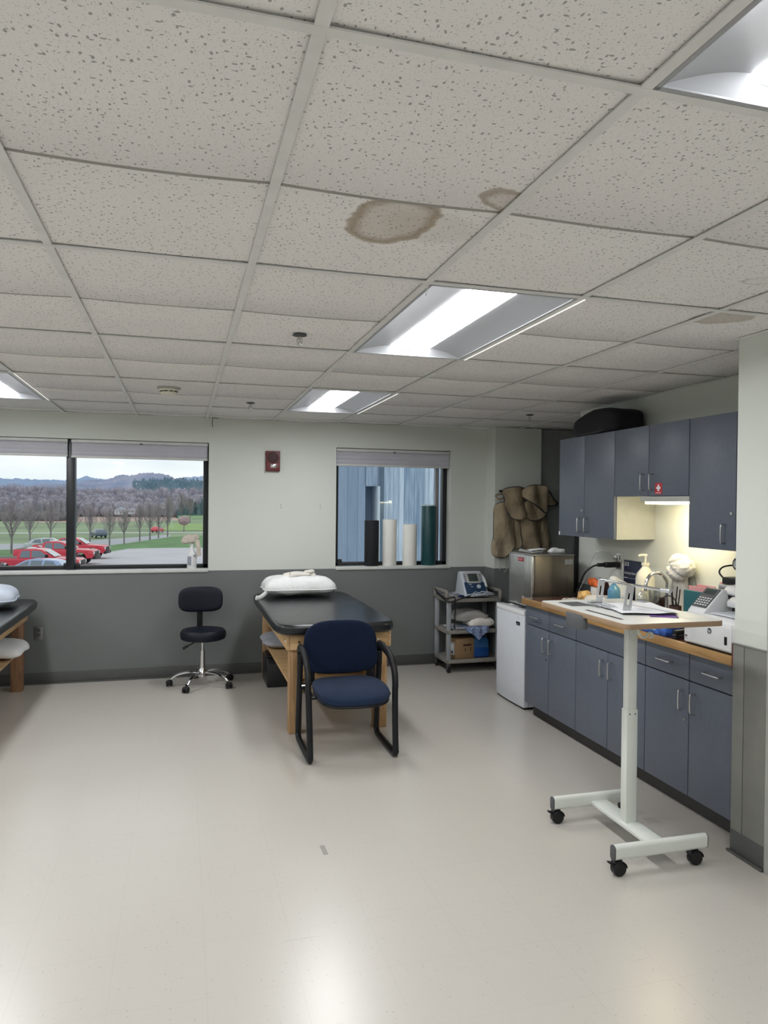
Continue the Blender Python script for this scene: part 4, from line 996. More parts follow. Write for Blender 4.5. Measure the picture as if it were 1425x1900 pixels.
def loops(mb, c, n, rad, z0, r, seed):
    g = random.Random(seed); pts = []
    for k in range(n * 6):
        a = 2 * PI * k / 6 + g.random() * 0.5
        pts.append((c[0] + rad * (0.6 + 0.5 * g.random()) * math.cos(a) * 1.6, c[1] + rad * (0.5 + 0.4 * g.random()) * math.sin(a) * 0.8, z0 + 0.012 + 0.035 * g.random() * (1 if k % 3 else 0.2)))
    mb.tube(pts, r, 6, smooth=4); return mb
tag(obj('lead_wires', loops(loops(loops(loops(MB(), (2.50, 5.235, 0), 3, 0.062, 0.712, 0.0034, 1), (2.62, 5.24, 0), 4, 0.052, 0.715, 0.0034, 2), (2.34, 5.30, 0), 2, 0.055, 0.712, 0.003, 5), (2.57, 5.225, 0), 3, 0.07, 0.72, 0.003, 8), M_MEDW), 'tangle of white lead wires on the top shelf of the cart', 'wires')
tag(obj('device_cord', MB().tube([(2.50, 5.24, 0.742), (2.42, 5.21, 0.725), (2.32, 5.185, 0.705), (2.25, 5.18, 0.685), (2.20, 5.185, 0.68), (2.185, 5.25, 0.70), (2.18, 5.40, 0.735), (2.178, 5.48, 0.77), (2.19, 5.45, 0.74), (2.19, 5.30, 0.715), (2.195, 5.20, 0.71), (2.23, 5.18, 0.72), (2.27, 5.182, 0.715), (2.275, 5.185, 0.62), (2.27, 5.185, 0.45), (2.28, 5.19, 0.42)], 0.006, 8, smooth=5), M_BLACK), 'black power cord hooked round the left cart handle', 'cord')
tag(obj('blue_connector', MB().box(2.33, 2.38, 5.235, 5.265, 0.712, 0.735, 0.006), mat('navy_plastic', (0.01, 0.02, 0.10), 0.4)), 'small navy plug on the left of the cart top shelf', 'plug')

# middle shelf linens
def folded(x0, x1, y0, y1, z0, h, sag, seed, m, label, name, cat, layers=1):
    def f(u, v):
        th = 2 * PI * u; ph = PI * v - PI / 2
        x = (x0 + x1) / 2 + (x1 - x0) / 2 * spow(math.cos(ph), 0.35) * spow(math.cos(th), 0.4)
        y = (y0 + y1) / 2 + (y1 - y0) / 2 * spow(math.cos(ph), 0.35) * spow(math.sin(th), 0.4)
        t_ = (x - x0) / (x1 - x0)
        z = z0 + h / 2 + h / 2 * spow(math.sin(ph), 0.5) * (1 + 0.22 * nz3(x + seed, y, z0, 12)) 
        if math.sin(ph) > -0.2: z += sag * math.sin(PI * t_) * (0.5 + 0.5 * math.sin(ph))
        z += 0.012 * nz3(x * 1.3 + seed, y, z, 25); y -= 0.012 * nz3(x + seed, 3, z, 22)
        return Vector((x, y, max(z, z0)))
    return tag(obj(name, MB().grid(f, 48, 24, closed_u=True), m, ang=70), label, cat)
folded(2.31, 2.66, 5.23, 5.50, 0.475, 0.06, 0.050, 1, mat('grey_blanket', (0.36, 0.35, 0.33), 0.95, bump=0.5, bscale=90), 'folded grey blanket on top of the linens on the cart', 'blanket', 'blanket')
folded(2.43, 2.705, 5.20, 5.44, 0.427, 0.065, 0.02, 2, M_SHEER, 'rumpled white towel at the right of the cart middle shelf', 'towel', 'towel')
folded(2.25, 2.50, 5.22, 5.50, 0.404, 0.022, 0.0, 5, M_GLINEN, 'flat pale sheet lying at the left of the cart middle shelf', 'folded_sheet', 'sheet')
def gown(u, v):
    x = 2.38 + 0.24 * u; a = v
    yv = 5.36 - 0.19 * min(1, a / 0.65)
    z = 0.432 - (0.0 if a < 0.65 else (a - 0.65) / 0.35 * (0.03 + 0.085 * max(0, 1 - abs(u - 0.55) * 2.2)))
    return Vector((x + 0.01 * nz3(u * 4, v * 4, 0), yv + 0.006 * math.sin(u * 20), z + 0.006 * math.sin(u * 14 + v * 3)))
tag(obj('patient_gown', MB().grid(gown, 24, 16, thick=0.006), M_GOWN, ang=70), 'blue patterned gown hanging over the edge of the cart middle shelf', 'gown')
r = thing('cardboard_box', 'brown cardboard carton with a white label on the cart bottom shelf', 'box', (2.36, 5.31, 0.122))
cb = Matrix.Translation((2.385, 5.338, 0.001)) @ rotz(0.16)
mbx = MB().box(-0.10, 0.10, -0.10, 0.10, 0.121, 0.315, 0.002).xf(cb); obj('carton', mbx, M_CARDB, r)
obj('carton_print', MB().box(-0.02, 0.07, -0.1008, -0.10, 0.245, 0.262).box(0.0, 0.008, -0.1008, -0.10, 0.195, 0.225).box(0.06, 0.068, -0.1008, -0.10, 0.195, 0.225).xf(cb), M_BROWNB, r)
sl_ = obj('shipping_label', MB().box(-0.1010, -0.10, -0.07, 0.05, 0.16, 0.28).xf(cb), M_PAPER, r)
obj('label_print', MB().box(-0.1016, -0.1010, -0.06, 0.04, 0.268, 0.275).box(-0.1016, -0.1010, -0.06, 0.04, 0.205, 0.208).box(-0.1016, -0.1010, -0.05, 0.03, 0.168, 0.195).xf(cb), M_GREYP, sl_)
r = thing('liquid_jug', 'blue plastic jug beside the carton on the cart bottom shelf', 'jug', (2.54, 5.33, 0.122))
obj('jug_body', MB().box(2.495, 2.665, 5.26, 5.38, 0.121, 0.225, 0.02, 3), M_BLUEJ2, r)
obj('jug_top', MB().prism([(2.495, 0.215), (2.50, 0.295), (2.525, 0.315), (2.57, 0.325), (2.63, 0.325), (2.655, 0.285), (2.665, 0.215)], 'y', 5.262, 5.378, 0.012, 3), M_BLUEJ, r)
obj('cap', MB().cyl((2.60, 5.32, 0.322), (2.60, 5.32, 0.346), 0.018, bev=0.002), M_WHITE, r)

# ------------------------------------------------------------------ wall devices
r = thing('fire_alarm_strobe', 'dark red fire alarm with strobe on the wall between the windows', 'fire alarm', (0.603, YB, 1.893))
obj('housing', MB().box(0.537, 0.669, YB - 0.035, YB, 1.893, 2.083, 0.004), M_REDD, r)
obj('speaker_grille', MB().cyl((0.603, YB - 0.036, 2.022), (0.603, YB - 0.042, 2.022), 0.052, seg=28, bev=0.002), mat('grille_maroon', (0.05, 0.012, 0.014), 0.6), r)
obj('strobe_base', MB().box(0.548, 0.658, YB - 0.042, YB - 0.034, 1.903, 1.965, 0.003), M_REDD2, r)
obj('strobe_lens', MB().box(0.578, 0.634, YB - 0.060, YB - 0.040, 1.922, 1.962, 0.008, 3), M_CHROME, r)
r = thing('wall_outlet', 'steel wall outlet low on the grey wall beside the left treatment table', 'outlet', (-1.405, YB, 0.388))
obj('cover_plate', MB().box(-1.441, -1.369, YB - 0.006, YB, 0.388, 0.503, 0.002), mat('plate_steel', (0.22, 0.22, 0.22), 0.35, 0.6), r)
ob = MB()
for z in (0.418, 0.458): ob.box(-1.419, -1.391, YB - 0.009, YB - 0.005, z - 0.0, z + 0.026, 0.004)
obj('receptacles', ob, M_BASE, r)

# spray bottle with rag, foam rolls
sx_, sy_ = -0.125, 5.69
r = thing('spray_bottle', 'white spray bottle standing on the right end of the wide window sill', 'spray bottle', (sx_, sy_, 0.986))
obj('bottle_body', MB().lathe([(0.040, 0), (0.043, 0.006), (0.043, 0.12), (0.036, 0.145), (0.020, 0.165), (0.016, 0.205), (0.014, 0.235), (0, 0.235)], (sx_, sy_, 0.986)), M_WHITE, r)
obj('collar', MB().cyl((sx_, sy_, 1.19), (sx_, sy_, 1.215), 0.018), M_WHITE, r)
obj('spray_head', MB().box(sx_ - 0.035, sx_ + 0.02, sy_ - 0.012, sy_ + 0.012, 1.222, 1.248, 0.005), M_REDS, r)
obj('trigger_label', MB().box(sx_ - 0.038, sx_ - 0.006, sy_ - 0.0445, sy_ - 0.040, 1.02, 1.10, 0.002).box(sx_ + 0.016, sx_ + 0.034, sy_ - 0.045, sy_ - 0.030, 1.10, 1.114), M_TXTG, r)
r = thing('cleaning_rag', 'beige rag draped over the spray bottle on the sill', 'rag', (sx_, sy_, 1.2))
obj('draped_top', MB().grid(superblob((sx_ - 0.008, sy_ - 0.01, 1.262), 0.068, 0.035, 0.038, 0.85, 0.85, 0.45, 22, 3), 40, 20, closed_u=True).grid(superblob((sx_ - 0.06, sy_ - 0.012, 1.235), 0.035, 0.026, 0.026, 0.85, 0.85, 0.4, 30, 6), 24, 12, closed_u=True), M_RAG, r, ang=75)
obj('hanging_corner', MB().tube([(sx_ + 0.045, sy_ - 0.03, 1.25), (sx_ + 0.055, sy_ - 0.034, 1.20), (sx_ + 0.06, sy_ - 0.034, 1.13), (sx_ + 0.066, sy_ - 0.034, 1.10)], 0.020, 10, r2=0.008, smooth=4), M_RAG, r)
def roll(x, h, rad, m, label, lean=0.0, cap=None):
    r = thing('foam_roll', label, 'foam roller', (x, 5.70, 0.986), 'foam rollers on the window sill')
    y = 5.715
    mb = MB().lathe([(rad * 0.97, 0), (rad, 0.004), (rad, h - 0.006), (rad * 0.95, h), (0.02, h), (0.02, h - 0.02), (0, h - 0.02)], (x, y, 0.986), 32)
    if lean: mb.xf(Matrix.Translation((x, y, 0.986)) @ Matrix.Rotation(lean, 4, 'Y') @ Matrix.Translation((-x, -y, -0.986)))
    obj('foam', mb, m, r)
    if cap: obj('pale_rim', MB().lathe([(rad * 1.01, h - 0.010), (rad * 1.01, h + 0.002), (rad * 0.8, h + 0.002)], (x, y, 0.986), cap=False), cap, r)
roll(1.592, 0.448, 0.072, M_FOAMK, 'black foam roller, leftmost on the small window sill')
roll(1.776, 0.458, 0.070, M_FOAMW, 'taller white foam roller beside the black one')
roll(1.986, 0.410, 0.072, M_FOAMW, 'shorter white foam roller beside the teal one')
roll(2.185, 0.605, 0.074, M_GREENT, 'tall dark teal foam roller at the right end of the sill', cap=mat('pale_rim', (0.45, 0.55, 0.55), 0.7))

# ------------------------------------------------------------------ treatment tables
def pad(x0, x1, y0, y1, z0, z1, m, parent):
    def f(u, v):
        th = 2 * PI * u; ph = PI * v - PI / 2
        e = 0.14
        cx, cy = (x0 + x1) / 2, (y0 + y1) / 2
        X = (x1 - x0) / 2; Y = (y1 - y0) / 2
        # rounded rectangle radius shrink on edge curvature
        k = spow(math.cos(ph), 0.6)
        rr = 0.035 * (1 - k)
        sgn = lambda a: math.copysign(1, a)
        c, s = math.cos(th), math.sin(th)
        n = 10
        d = (abs(c) ** n + abs(s) ** n) ** (-1 / n)
        px, py = c * d, s * d
        if k > 0.25:
            x = cx + px * (X - rr); y = cy + py * (Y - rr)
        else:
            q = k / 0.25
            x = cx + px * (X - rr) * q; y = cy + py * (Y - rr) * q
        z = (z0 + z1) / 2 + (z1 - z0) / 2 * spow(math.sin(ph), 0.75)
        if k <= 0.25 and ph > 0: z = z1 - 0.001
        if ph > 0: z += 0.003 * nz3(x * 2, y * 2, 0, 2.5) * min(1, (1 - k) * 3)
        return Vector((x, y, z))
    return obj('cushion_top', MB().grid(f, 160, 40, closed_u=True), m, parent, ang=80)
def bolt(mb, x, y, z, d): return mb.cyl((x, y, z), (x + d[0] * 0.006, y + d[1] * 0.006, z), 0.010, 0.007, 12)
def treat_table(label, x0, x1, y0, y1, pads, legm):
    r = thing('treatment_table', label, 'treatment table', ((x0 + x1) / 2, (y0 + y1) / 2, 0))
    L = 0.09; zt = 0.70
    for x in (x0, x1 - L):
        for y in (y0, y1 - L):
            lg = obj('leg', MB().box(x, x + L, y, y + L, 0, zt - 0.005, 0.004), legm, r)
    ap = MB(); h = 0.115
    ap.box(x0 - 0.0, x1 + 0.0, y0 - 0.022, y0, zt - h, zt, 0.003); ap.box(x0, x1, y1, y1 + 0.022, zt - h, zt, 0.003)
    obj('end_apron', ap, M_PINEX, r)
    ap = MB(); ap.box(x0 - 0.022, x0, y0 - 0.022, y1 + 0.022, zt - h, zt, 0.003); ap.box(x1, x1 + 0.022, y0 - 0.022, y1 + 0.022, zt - h, zt, 0.003)
    obj('side_apron', ap, M_PINEY, r)
    sh = MB(); zs = 0.34
    sh.box(x0 + 0.0, x1, y0 + L, y1 - 0.0, zs, zs + 0.018, 0.001); sh.box(x0 + L, x1 - L, y0 + 0.03, y0 + 0.068, zs - 0.07, zs + 0.018, 0.003); sh.box(x0 + L, x1 - L, y1 - 0.06, y1 - 0.03, zs - 0.07, zs + 0.018, 0.003)
    obj('lower_shelf', sh, M_PINEX, r)
    bl = MB(); bolt(bl, x0 + 0.062, y0 - 0.022, zt - 0.06, (0, -1)); bolt(bl, x1 - 0.075, y0 - 0.022, zt - 0.06, (0, -1)); bolt(bl, x0 - 0.022, y0 + 0.04, zt - 0.06, (-1, 0)); bolt(bl, x1 + 0.022, y1 - 0.04, zt - 0.06, (1, 0)); bolt(bl, x1 + 0.022, y0 + 0.04, zt - 0.06, (1, 0))
    obj('bolts', bl, M_CHROME, r)
    pad(*pads, M_VINYL, r)
    return r
treat_table('pine treatment table with black vinyl top behind the navy armchair', 0.505, 1.205, 3.77, 5.53, (0.40, 1.262, 3.665, 5.50, 0.697, 0.772), M_PINE)
treat_table('pine treatment table with black vinyl top cut by the left edge of the photo', -2.19, -1.49, 3.56, 5.50, (-2.30, -1.365, 3.42, 5.56, 0.690, 0.760), M_RED)

def pillow(c, lx, ly, h, seed, m, label, rz=0.0, name='pillow', seam=False, tilt=0.0):
    def f(u, v):
        th = 2 * PI * u; ph = PI * v - PI / 2
        n = 5
        cc, s = math.cos(th), math.sin(th); d = (abs(cc) ** n + abs(s) ** n) ** (-1 / n)
        k = math.cos(ph) ** 0.55
        pin = 1 - 0.07 * (1 - abs(cc * d * s * d) ** 0.8)
        x = cc * d * k * lx / 2 * pin; y = s * d * k * ly / 2 * pin
        z = h / 2 * spow(math.sin(ph), 1.0) * (1 if ph > 0 else 0.55)
        w = 0.014 * abs(nz3(x * 1.0 + seed, y, z, 11)) + 0.020 * nz3(x + seed, y + 3, 0, 5)
        return Vector((x, y, z + w * (0.4 + 0.6 * math.cos(ph)) ))
    mb = MB().grid(f, 96, 36, closed_u=True)
    zm = min(v.co.z for v in mb.bm.verts)
    M = Matrix.Translation(Vector(c) - Vector((0, 0, zm))) @ rotz(rz) @ Matrix.Rotation(tilt, 4, 'Y')
    mb.xf(M)
    r = thing(name, label, 'pillow', c)
    obj('pillowcase', mb, m, r, ang=80)
    if seam:
        pts = []
        for k in range(40):
            th = 2 * PI * k / 40; cc, s = math.cos(th), math.sin(th); n = 5; d = (abs(cc) ** n + abs(s) ** n) ** (-1 / n)
            pin = 1 - 0.07 * (1 - abs(cc * d * s * d) ** 0.8)
            pts.append(M @ Vector((cc * d * lx / 2 * pin * 1.01, s * d * ly / 2 * pin * 1.01, 0)))
        obj('hem', MB().tube(pts, 0.005, 6, closed=True), m, r)
    return r
p_ = pillow((0.79, 5.22, 0.777), 0.66, 0.42, 0.22, 2, M_LINEN, 'plump white pillow on the treatment table behind the chair', seam=True)
obj('case_opening', MB().tube([(0.50, 5.07, 0.83), (0.455, 5.04, 0.80), (0.42, 5.02, 0.785), (0.395, 5.0, 0.79)], 0.020, 8, r2=0.006, smooth=3), M_LINEN, p_)
tag(obj('hand_towel', MB().grid(superblob((0.80, 5.22, 0.962), 0.13, 0.10, 0.018, 0.6, 0.6, 0.55, 17, 4), 60, 24, closed_u=True).grid(superblob((0.87, 5.18, 0.985), 0.05, 0.04, 0.018, 0.7, 0.7, 0.6, 30, 14), 40, 16, closed_u=True).grid(superblob((0.74, 5.16, 0.975), 0.05, 0.035, 0.014, 0.7, 0.7, 0.6, 30, 24), 40, 16, closed_u=True), M_SHEER, ang=70), 'small crumpled white towel on top of the pillow', 'towel')
pillow((0.71, 5.13, 0.360), 0.52, 0.50, 0.12, 6, M_GLINEN, 'grey pillow poking out at the left of the table lower shelf')
pillow((0.93, 4.22, 0.360), 0.42, 0.62, 0.10, 9, M_LINEN, 'white pillow lying flat on the lower shelf behind the navy chair')
pillow((-1.78, 5.05, 0.762), 0.66, 0.50, 0.22, 12, M_LINENB, 'white pillow on the left treatment table', seam=True, rz=0.1)
pillow((-1.70, 5.10, 0.360), 0.62, 0.46, 0.16, 15, M_LINEN, 'white pillow on the lower shelf of the left treatment table')
r = thing('step_box', 'black vinyl step box on the floor under the treatment table', 'step stool', (0.76, 5.24, 0))
obj('step_body', MB().prism([(5.06, 0.0), (5.05, 0.20), (5.09, 0.245), (5.42, 0.245), (5.42, 0.0)], 'x', 0.50, 1.0, 0.01), M_VINYL, r)
obj('top_flap', MB().box(0.52, 1.0, 5.12, 5.40, 0.246, 0.262, 0.008), M_BLACK, r)

# ------------------------------------------------------------------ navy armchair
r = thing('guest_armchair', 'navy fabric armchair with black sled frame in the middle of the floor', 'chair', (0.82, 3.38, 0))
XLc, XRc = 0.548, 1.092
for s, x in ((-1, XLc), (1, XRc)):
    pts = [(x + s * 0.006, 3.205, 0.44), (x + s * 0.002, 3.185, 0.25), (x, 3.160, 0.07), (x, 3.155, 0.038), (x, 3.175, 0.022), (x, 3.22, 0.021), (x, 3.53, 0.021), (x, 3.585, 0.022), (x, 3.618, 0.036), (x, 3.63, 0.07), (x, 3.61, 0.25), (x, 3.58, 0.45), (x, 3.565, 0.60)]
    obj('sled_frame', MB().tube(pts, 0.0200, 12, r2=0.0200, smooth=4, up=None), M_BLACKS, r)
    ar = [(x, 3.60, 0.600), (x, 3.585, 0.628), (x, 3.545, 0.640), (x, 3.46, 0.638), (x + s * 0.003, 3.35, 0.618), (x + s * 0.006, 3.26, 0.575), (x + s * 0.007, 3.215, 0.51), (x + s * 0.007, 3.202, 0.43)]
    obj('armrest', MB().tube(ar, 0.019, 12, r2=0.029, smooth=5), M_BLACK, r)
def padc(c, lx, ly, lz, e_xy, tilt, bowf, m, name, ez=0.6, e_low=None):
    def f(u, v):
        th = 2 * PI * u; ph = PI * v - PI / 2
        cc, s = math.cos(th), math.sin(th); n = e_xy if (s > 0 or not e_low) else e_low; d = (abs(cc) ** n + abs(s) ** n) ** (-1 / n)
        k = math.cos(ph) ** 0.45
        x = cc * d * k * lx / 2; y = s * d * k * ly / 2; z = lz / 2 * spow(math.sin(ph), ez)
        x, y, z = bowf(x, y, z)
        return Vector((x, y, z))
    mb = MB().grid(f, 96, 32, closed_u=True)
    mb.xf(Matrix.Translation(c) @ Matrix.Rotation(tilt, 4, 'X'))
    return obj(name, mb, m, r, ang=80)
def seatbow(x, y, z):
    t = y / 0.235
    x *= 1 - 0.06 * t if t > 0 else 1
    if t < 0: z -= 0.030 * t * t
    y2 = y - 0.030 * (1 - (x / 0.25) ** 2) if t < -0.5 else y
    return x, y2, z
padc(Vector((0.840, 3.365, 0.404)), 0.475, 0.47, 0.075, 4.0, 0.0, seatbow, M_NAVYS, 'seat')
padc(Vector((0.840, 3.365, 0.374)), 0.465, 0.46, 0.035, 4.0, 0.0, seatbow, M_BLACK, 'seat_shell')
def backbow(x, y, z):  # y is vertical extent here
    t = y / 0.18
    x *= 1.01 - 0.055 * t
    z += 0.10 * x * x * 4 * 0.35
    y2 = y - 0.022 * (1 - (x / 0.26) ** 2) if t < -0.7 else y
    return x, y2, z
padc(Vector((0.822, 3.585, 0.641)), 0.50, 0.335, 0.062, 3.2, PI / 2 - 0.10, backbow, M_NAVY, 'backrest', e_low=5.5)
def backbow2(x, y, z):
    x, y, z = backbow(x, y, z); return x * 0.97, y * 0.96, z
padc(Vector((0.822, 3.612, 0.641)), 0.50, 0.335, 0.03, 3.2, PI / 2 - 0.10, backbow2, M_BLACK, 'back_shell', e_low=5.5)
obj('back_support', MB().box(1.00, 1.065, 3.56, 3.575, 0.40, 0.60, 0.004).box(0.58, 0.645, 3.56, 3.575, 0.40, 0.60, 0.004), M_BLACK, r)
obj('cross_bar', MB().cyl((XLc, 3.29, 0.372), (XRc, 3.29, 0.372), 0.010).cyl((XLc, 3.60, 0.385), (XRc, 3.60, 0.385), 0.010).box(0.56, 0.60, 3.30, 3.60, 0.36, 0.375).box(1.04, 1.08, 3.30, 3.60, 0.36, 0.375), M_BLACK, r)
obj('frame_bolts', MB().cyl((XLc, 3.50, 0.40), (XLc + 0.05, 3.50, 0.40), 0.008, seg=10).cyl((XRc, 3.50, 0.40), (XRc - 0.05, 3.50, 0.40), 0.008, seg=10), M_NICKEL, r)

# ------------------------------------------------------------------ rolling stool
sxx, syy = -0.035, 5.29
r = thing('rolling_stool', 'black medical stool with backrest and chrome base by the grey wall', 'stool', (sxx, syy, 0))
obj('seat', MB().lathe([(0.0, 0.0), (0.165, 0.0), (0.188, 0.010), (0.195, 0.035), (0.193, 0.065), (0.178, 0.085), (0.12, 0.096), (0, 0.100)], (sxx + 0.005, syy - 0.03, 0.408), 40), M_STOOL, r)
obj('seat_pan', MB().lathe([(0.0, -0.02), (0.05, -0.02), (0.12, 0.0), (0, 0.0)], (sxx + 0.005, syy - 0.03, 0.408), 24), M_BLACK, r)
def bk(x, y, z): return x, y, z + 0.5 * x * x
def stool_back():
    def f(u, v):
        th = 2 * PI * u; ph = PI * v - PI / 2
        cc, s = math.cos(th), math.sin(th); n = 3.6; d = (abs(cc) ** n + abs(s) ** n) ** (-1 / n)
        k = math.cos(ph) ** 0.45
        x = cc * d * k * 0.19; z = s * d * k * 0.112; y = 0.032 * spow(math.sin(ph), 0.6)
        return Vector((sxx - 0.015 + x, syy + 0.13 + y - 0.9 * x * x, 0.735 + z))
    return MB().grid(f, 80, 28, closed_u=True)
obj('backrest', stool_back(), M_STOOL, r, ang=80)
obj('back_bracket', MB().box(sxx - 0.045, sxx + 0.005, syy + 0.165, syy + 0.175, 0.42, 0.74, 0.004).box(sxx - 0.045, sxx + 0.005, syy, syy + 0.175, 0.395, 0.41, 0.003), M_BLACK, r)
obj('lever', MB().tube([(sxx - 0.02, syy, 0.40), (sxx - 0.10, syy - 0.05, 0.37), (sxx - 0.125, syy - 0.06, 0.358)], 0.005, 8).tube([(sxx - 0.125, syy - 0.06, 0.358), (sxx - 0.165, syy - 0.07, 0.34)], 0.011, 8), M_BLACK, r)
obj('gas_lift', MB().cyl((sxx, syy, 0.08), (sxx, syy, 0.31), 0.025, 0.022).cyl((sxx, syy, 0.31), (sxx, syy, 0.40), 0.014), M_CHROME, r)
obj('hub', MB().lathe([(0.03, 0.07), (0.042, 0.08), (0.042, 0.13), (0.028, 0.15), (0, 0.15)], (sxx, syy, 0)), M_CHROME, r)
for k, a in enumerate([math.radians(x) for x in (175, 240, 322, 28, 100)]):
    c, s = math.cos(a), math.sin(a); R_ = 0.265
    obj('base_leg', MB().tube([(sxx + c * 0.03, syy + s * 0.03, 0.115), (sxx + c * 0.12, syy + s * 0.12, 0.118), (sxx + c * 0.21, syy + s * 0.21, 0.098), (sxx + c * R_, syy + s * R_, 0.062)], 0.012, 10, r2=0.017, smooth=5), M_CHROME, r)
    px, py = sxx + c * (R_ + 0.012), syy + s * (R_ + 0.012)
    w = MB()
    ax = Vector((-s, c, 0)) if k % 2 else Vector((1, 0.3, 0)).normalized()
    for q in (-1, 1):
        p0 = Vector((px, py, 0.026)) + ax * (q * 0.008); p1 = Vector((px, py, 0.026)) + ax * (q * 0.024)
        w.cyl(p0, p1, 0.026, seg=20, bev=0.004)
    w.sph((px, py, 0.036), 0.026, 1, 1, 0.8, 14)
    obj('caster', w, M_BLACK, r)

# ------------------------------------------------------------------ white height-adjustable rolling desk
r = thing('rolling_desk', 'white height-adjustable rolling desk with a single column in front of the cabinets', 'desk', (1.83, 1.80, 0))
tx0, tx1, ty0, ty1, tz = 1.562, 2.055, 1.425, 2.178, 1.083
def rrect(x0, x1, y0, y1, rad, n=6):
    out = []
    for cx, cy, a0 in ((x1 - rad, y1 - rad, 0), (x0 + rad, y1 - rad, PI / 2), (x0 + rad, y0 + rad, PI), (x1 - rad, y0 + rad, 1.5 * PI)):
        for k in range(n + 1):
            a = a0 + PI / 2 * k / n; out.append((cx + rad * math.cos(a), cy + rad * math.sin(a)))
    return out
t_ = obj('tabletop', MB().prism(rrect(tx0 + 0.002, tx1 - 0.002, ty0 + 0.002, ty1 - 0.002, 0.03), 'z', tz + 0.0222, tz + 0.0235), M_DESKT, r)
obj('wood_edge', MB().prism(rrect(tx0, tx1, ty0, ty1, 0.03), 'z', tz, tz + 0.022, 0.001), M_DESKE, t_)
obj('tablet_slot', MB().box(tx0 + 0.055, tx0 + 0.070, 1.545, 1.835, tz + 0.0235, tz + 0.0245), M_BLACK, t_)
obj('charging_pad', MB().prism(rrect(tx0 + 0.06, tx0 + 0.175, 1.955, 2.10, 0.012), 'z', tz + 0.0235, tz + 0.0245), M_GREYP, t_)
cup = []
for k in range(13):
    a = PI / 2 + PI * k / 12
    cup.append((tx0 + 0.012 + 0.040 * math.cos(a), 1.83 + 0.048 * math.sin(a) * 1.55))
obj('cup_holder', MB().prism(cup + [(tx0 + 0.022, 1.83 - 0.0744), (tx0 + 0.022, 1.83 + 0.0744)], 'z', tz - 0.055, tz + 0.010, 0.001), M_GREYP, r)
cxm, cym = 1.845, 1.80
obj('inner_column', MB().box(cxm - 0.026, cxm + 0.024, cym - 0.019, cym + 0.019, 0.60, tz, 0.003), M_DESKM, r)
obj('outer_column', MB().box(cxm - 0.030, cxm + 0.028, cym - 0.023, cym + 0.023, 0.09, 0.635, 0.003), M_DESKM, r)
obj('mounting_plate', MB().box(cxm - 0.12, cxm + 0.12, cym - 0.2, cym + 0.2, tz - 0.008, tz, 0.001), M_DESKM, r)
obj('cross_beam', MB().box(cxm - 0.045, cxm + 0.045, 1.56, 2.06, 0.078, 0.098, 0.004), M_DESKM, r)
for y in (1.535, 2.065):
    pf = []
    for k in range(12):
        a = PI * k / 11; pf.append((y + 0.017 * math.cos(a), 0.118 + 0.017 * math.sin(a)))
    for k in range(12):
        a = PI + PI * k / 11; pf.append((y + 0.017 * math.cos(a), 0.085 + 0.017 * math.sin(a)))
    fb = obj('foot_bar', MB().prism(pf, 'x', 1.590, 2.060), M_DESKM, r)
    pe = [(y + (a - y) * 1.02, b) for a, b in pf]
    obj('end_cap', MB().prism(pe, 'x', 1.584, 1.592, 0.001).prism(pe, 'x', 2.058, 2.063, 0.001), M_GREYP, fb)
    for x, fr in ((1.615, 1), (2.005, 0)):
        w = MB().cyl((x - 0.0, y - 0.018, 0.031), (x, y + 0.018, 0.031), 0.031, seg=24, bev=0.005)
        w.cyl((x + 0.004, y, 0.030), (x + 0.004, y, 0.07), 0.012, seg=12)
        def hood(u, v, x=x, y=y):
            a = PI * (0.02 + 0.85 * u); rr = 0.034
            return Vector((x + rr * math.cos(a), y - 0.020 + 0.040 * v, 0.033 + rr * math.sin(a)))
        w.grid(hood, 12, 2, thick=0.003)
        if fr: w.box(x - 0.05, x - 0.025, y - 0.012, y + 0.012, 0.055, 0.062, 0.002, rot=Matrix.Rotation(0.3, 4, 'Y'))
        obj('caster', w, M_BLACK, r)
obj('bag_hook', MB().tube([(1.80, 1.68, tz), (1.80, 1.68, tz - 0.035), (1.803, 1.68, tz - 0.065), (1.82, 1.68, tz - 0.085), (1.842, 1.68, tz - 0.085), (1.855, 1.68, tz - 0.068), (1.872, 1.68, tz - 0.070), (1.878, 1.68, tz - 0.085), (1.862, 1.68, tz - 0.088)], 0.0055, 8, smooth=4), M_DESKM, r)
for q_ in (-0.016, 0.014): obj('collar_screw', MB().cyl((cxm + q_, cym - 0.0240, 0.615), (cxm + q_, cym - 0.0228, 0.615), 0.004, seg=8), M_GREYP, r)

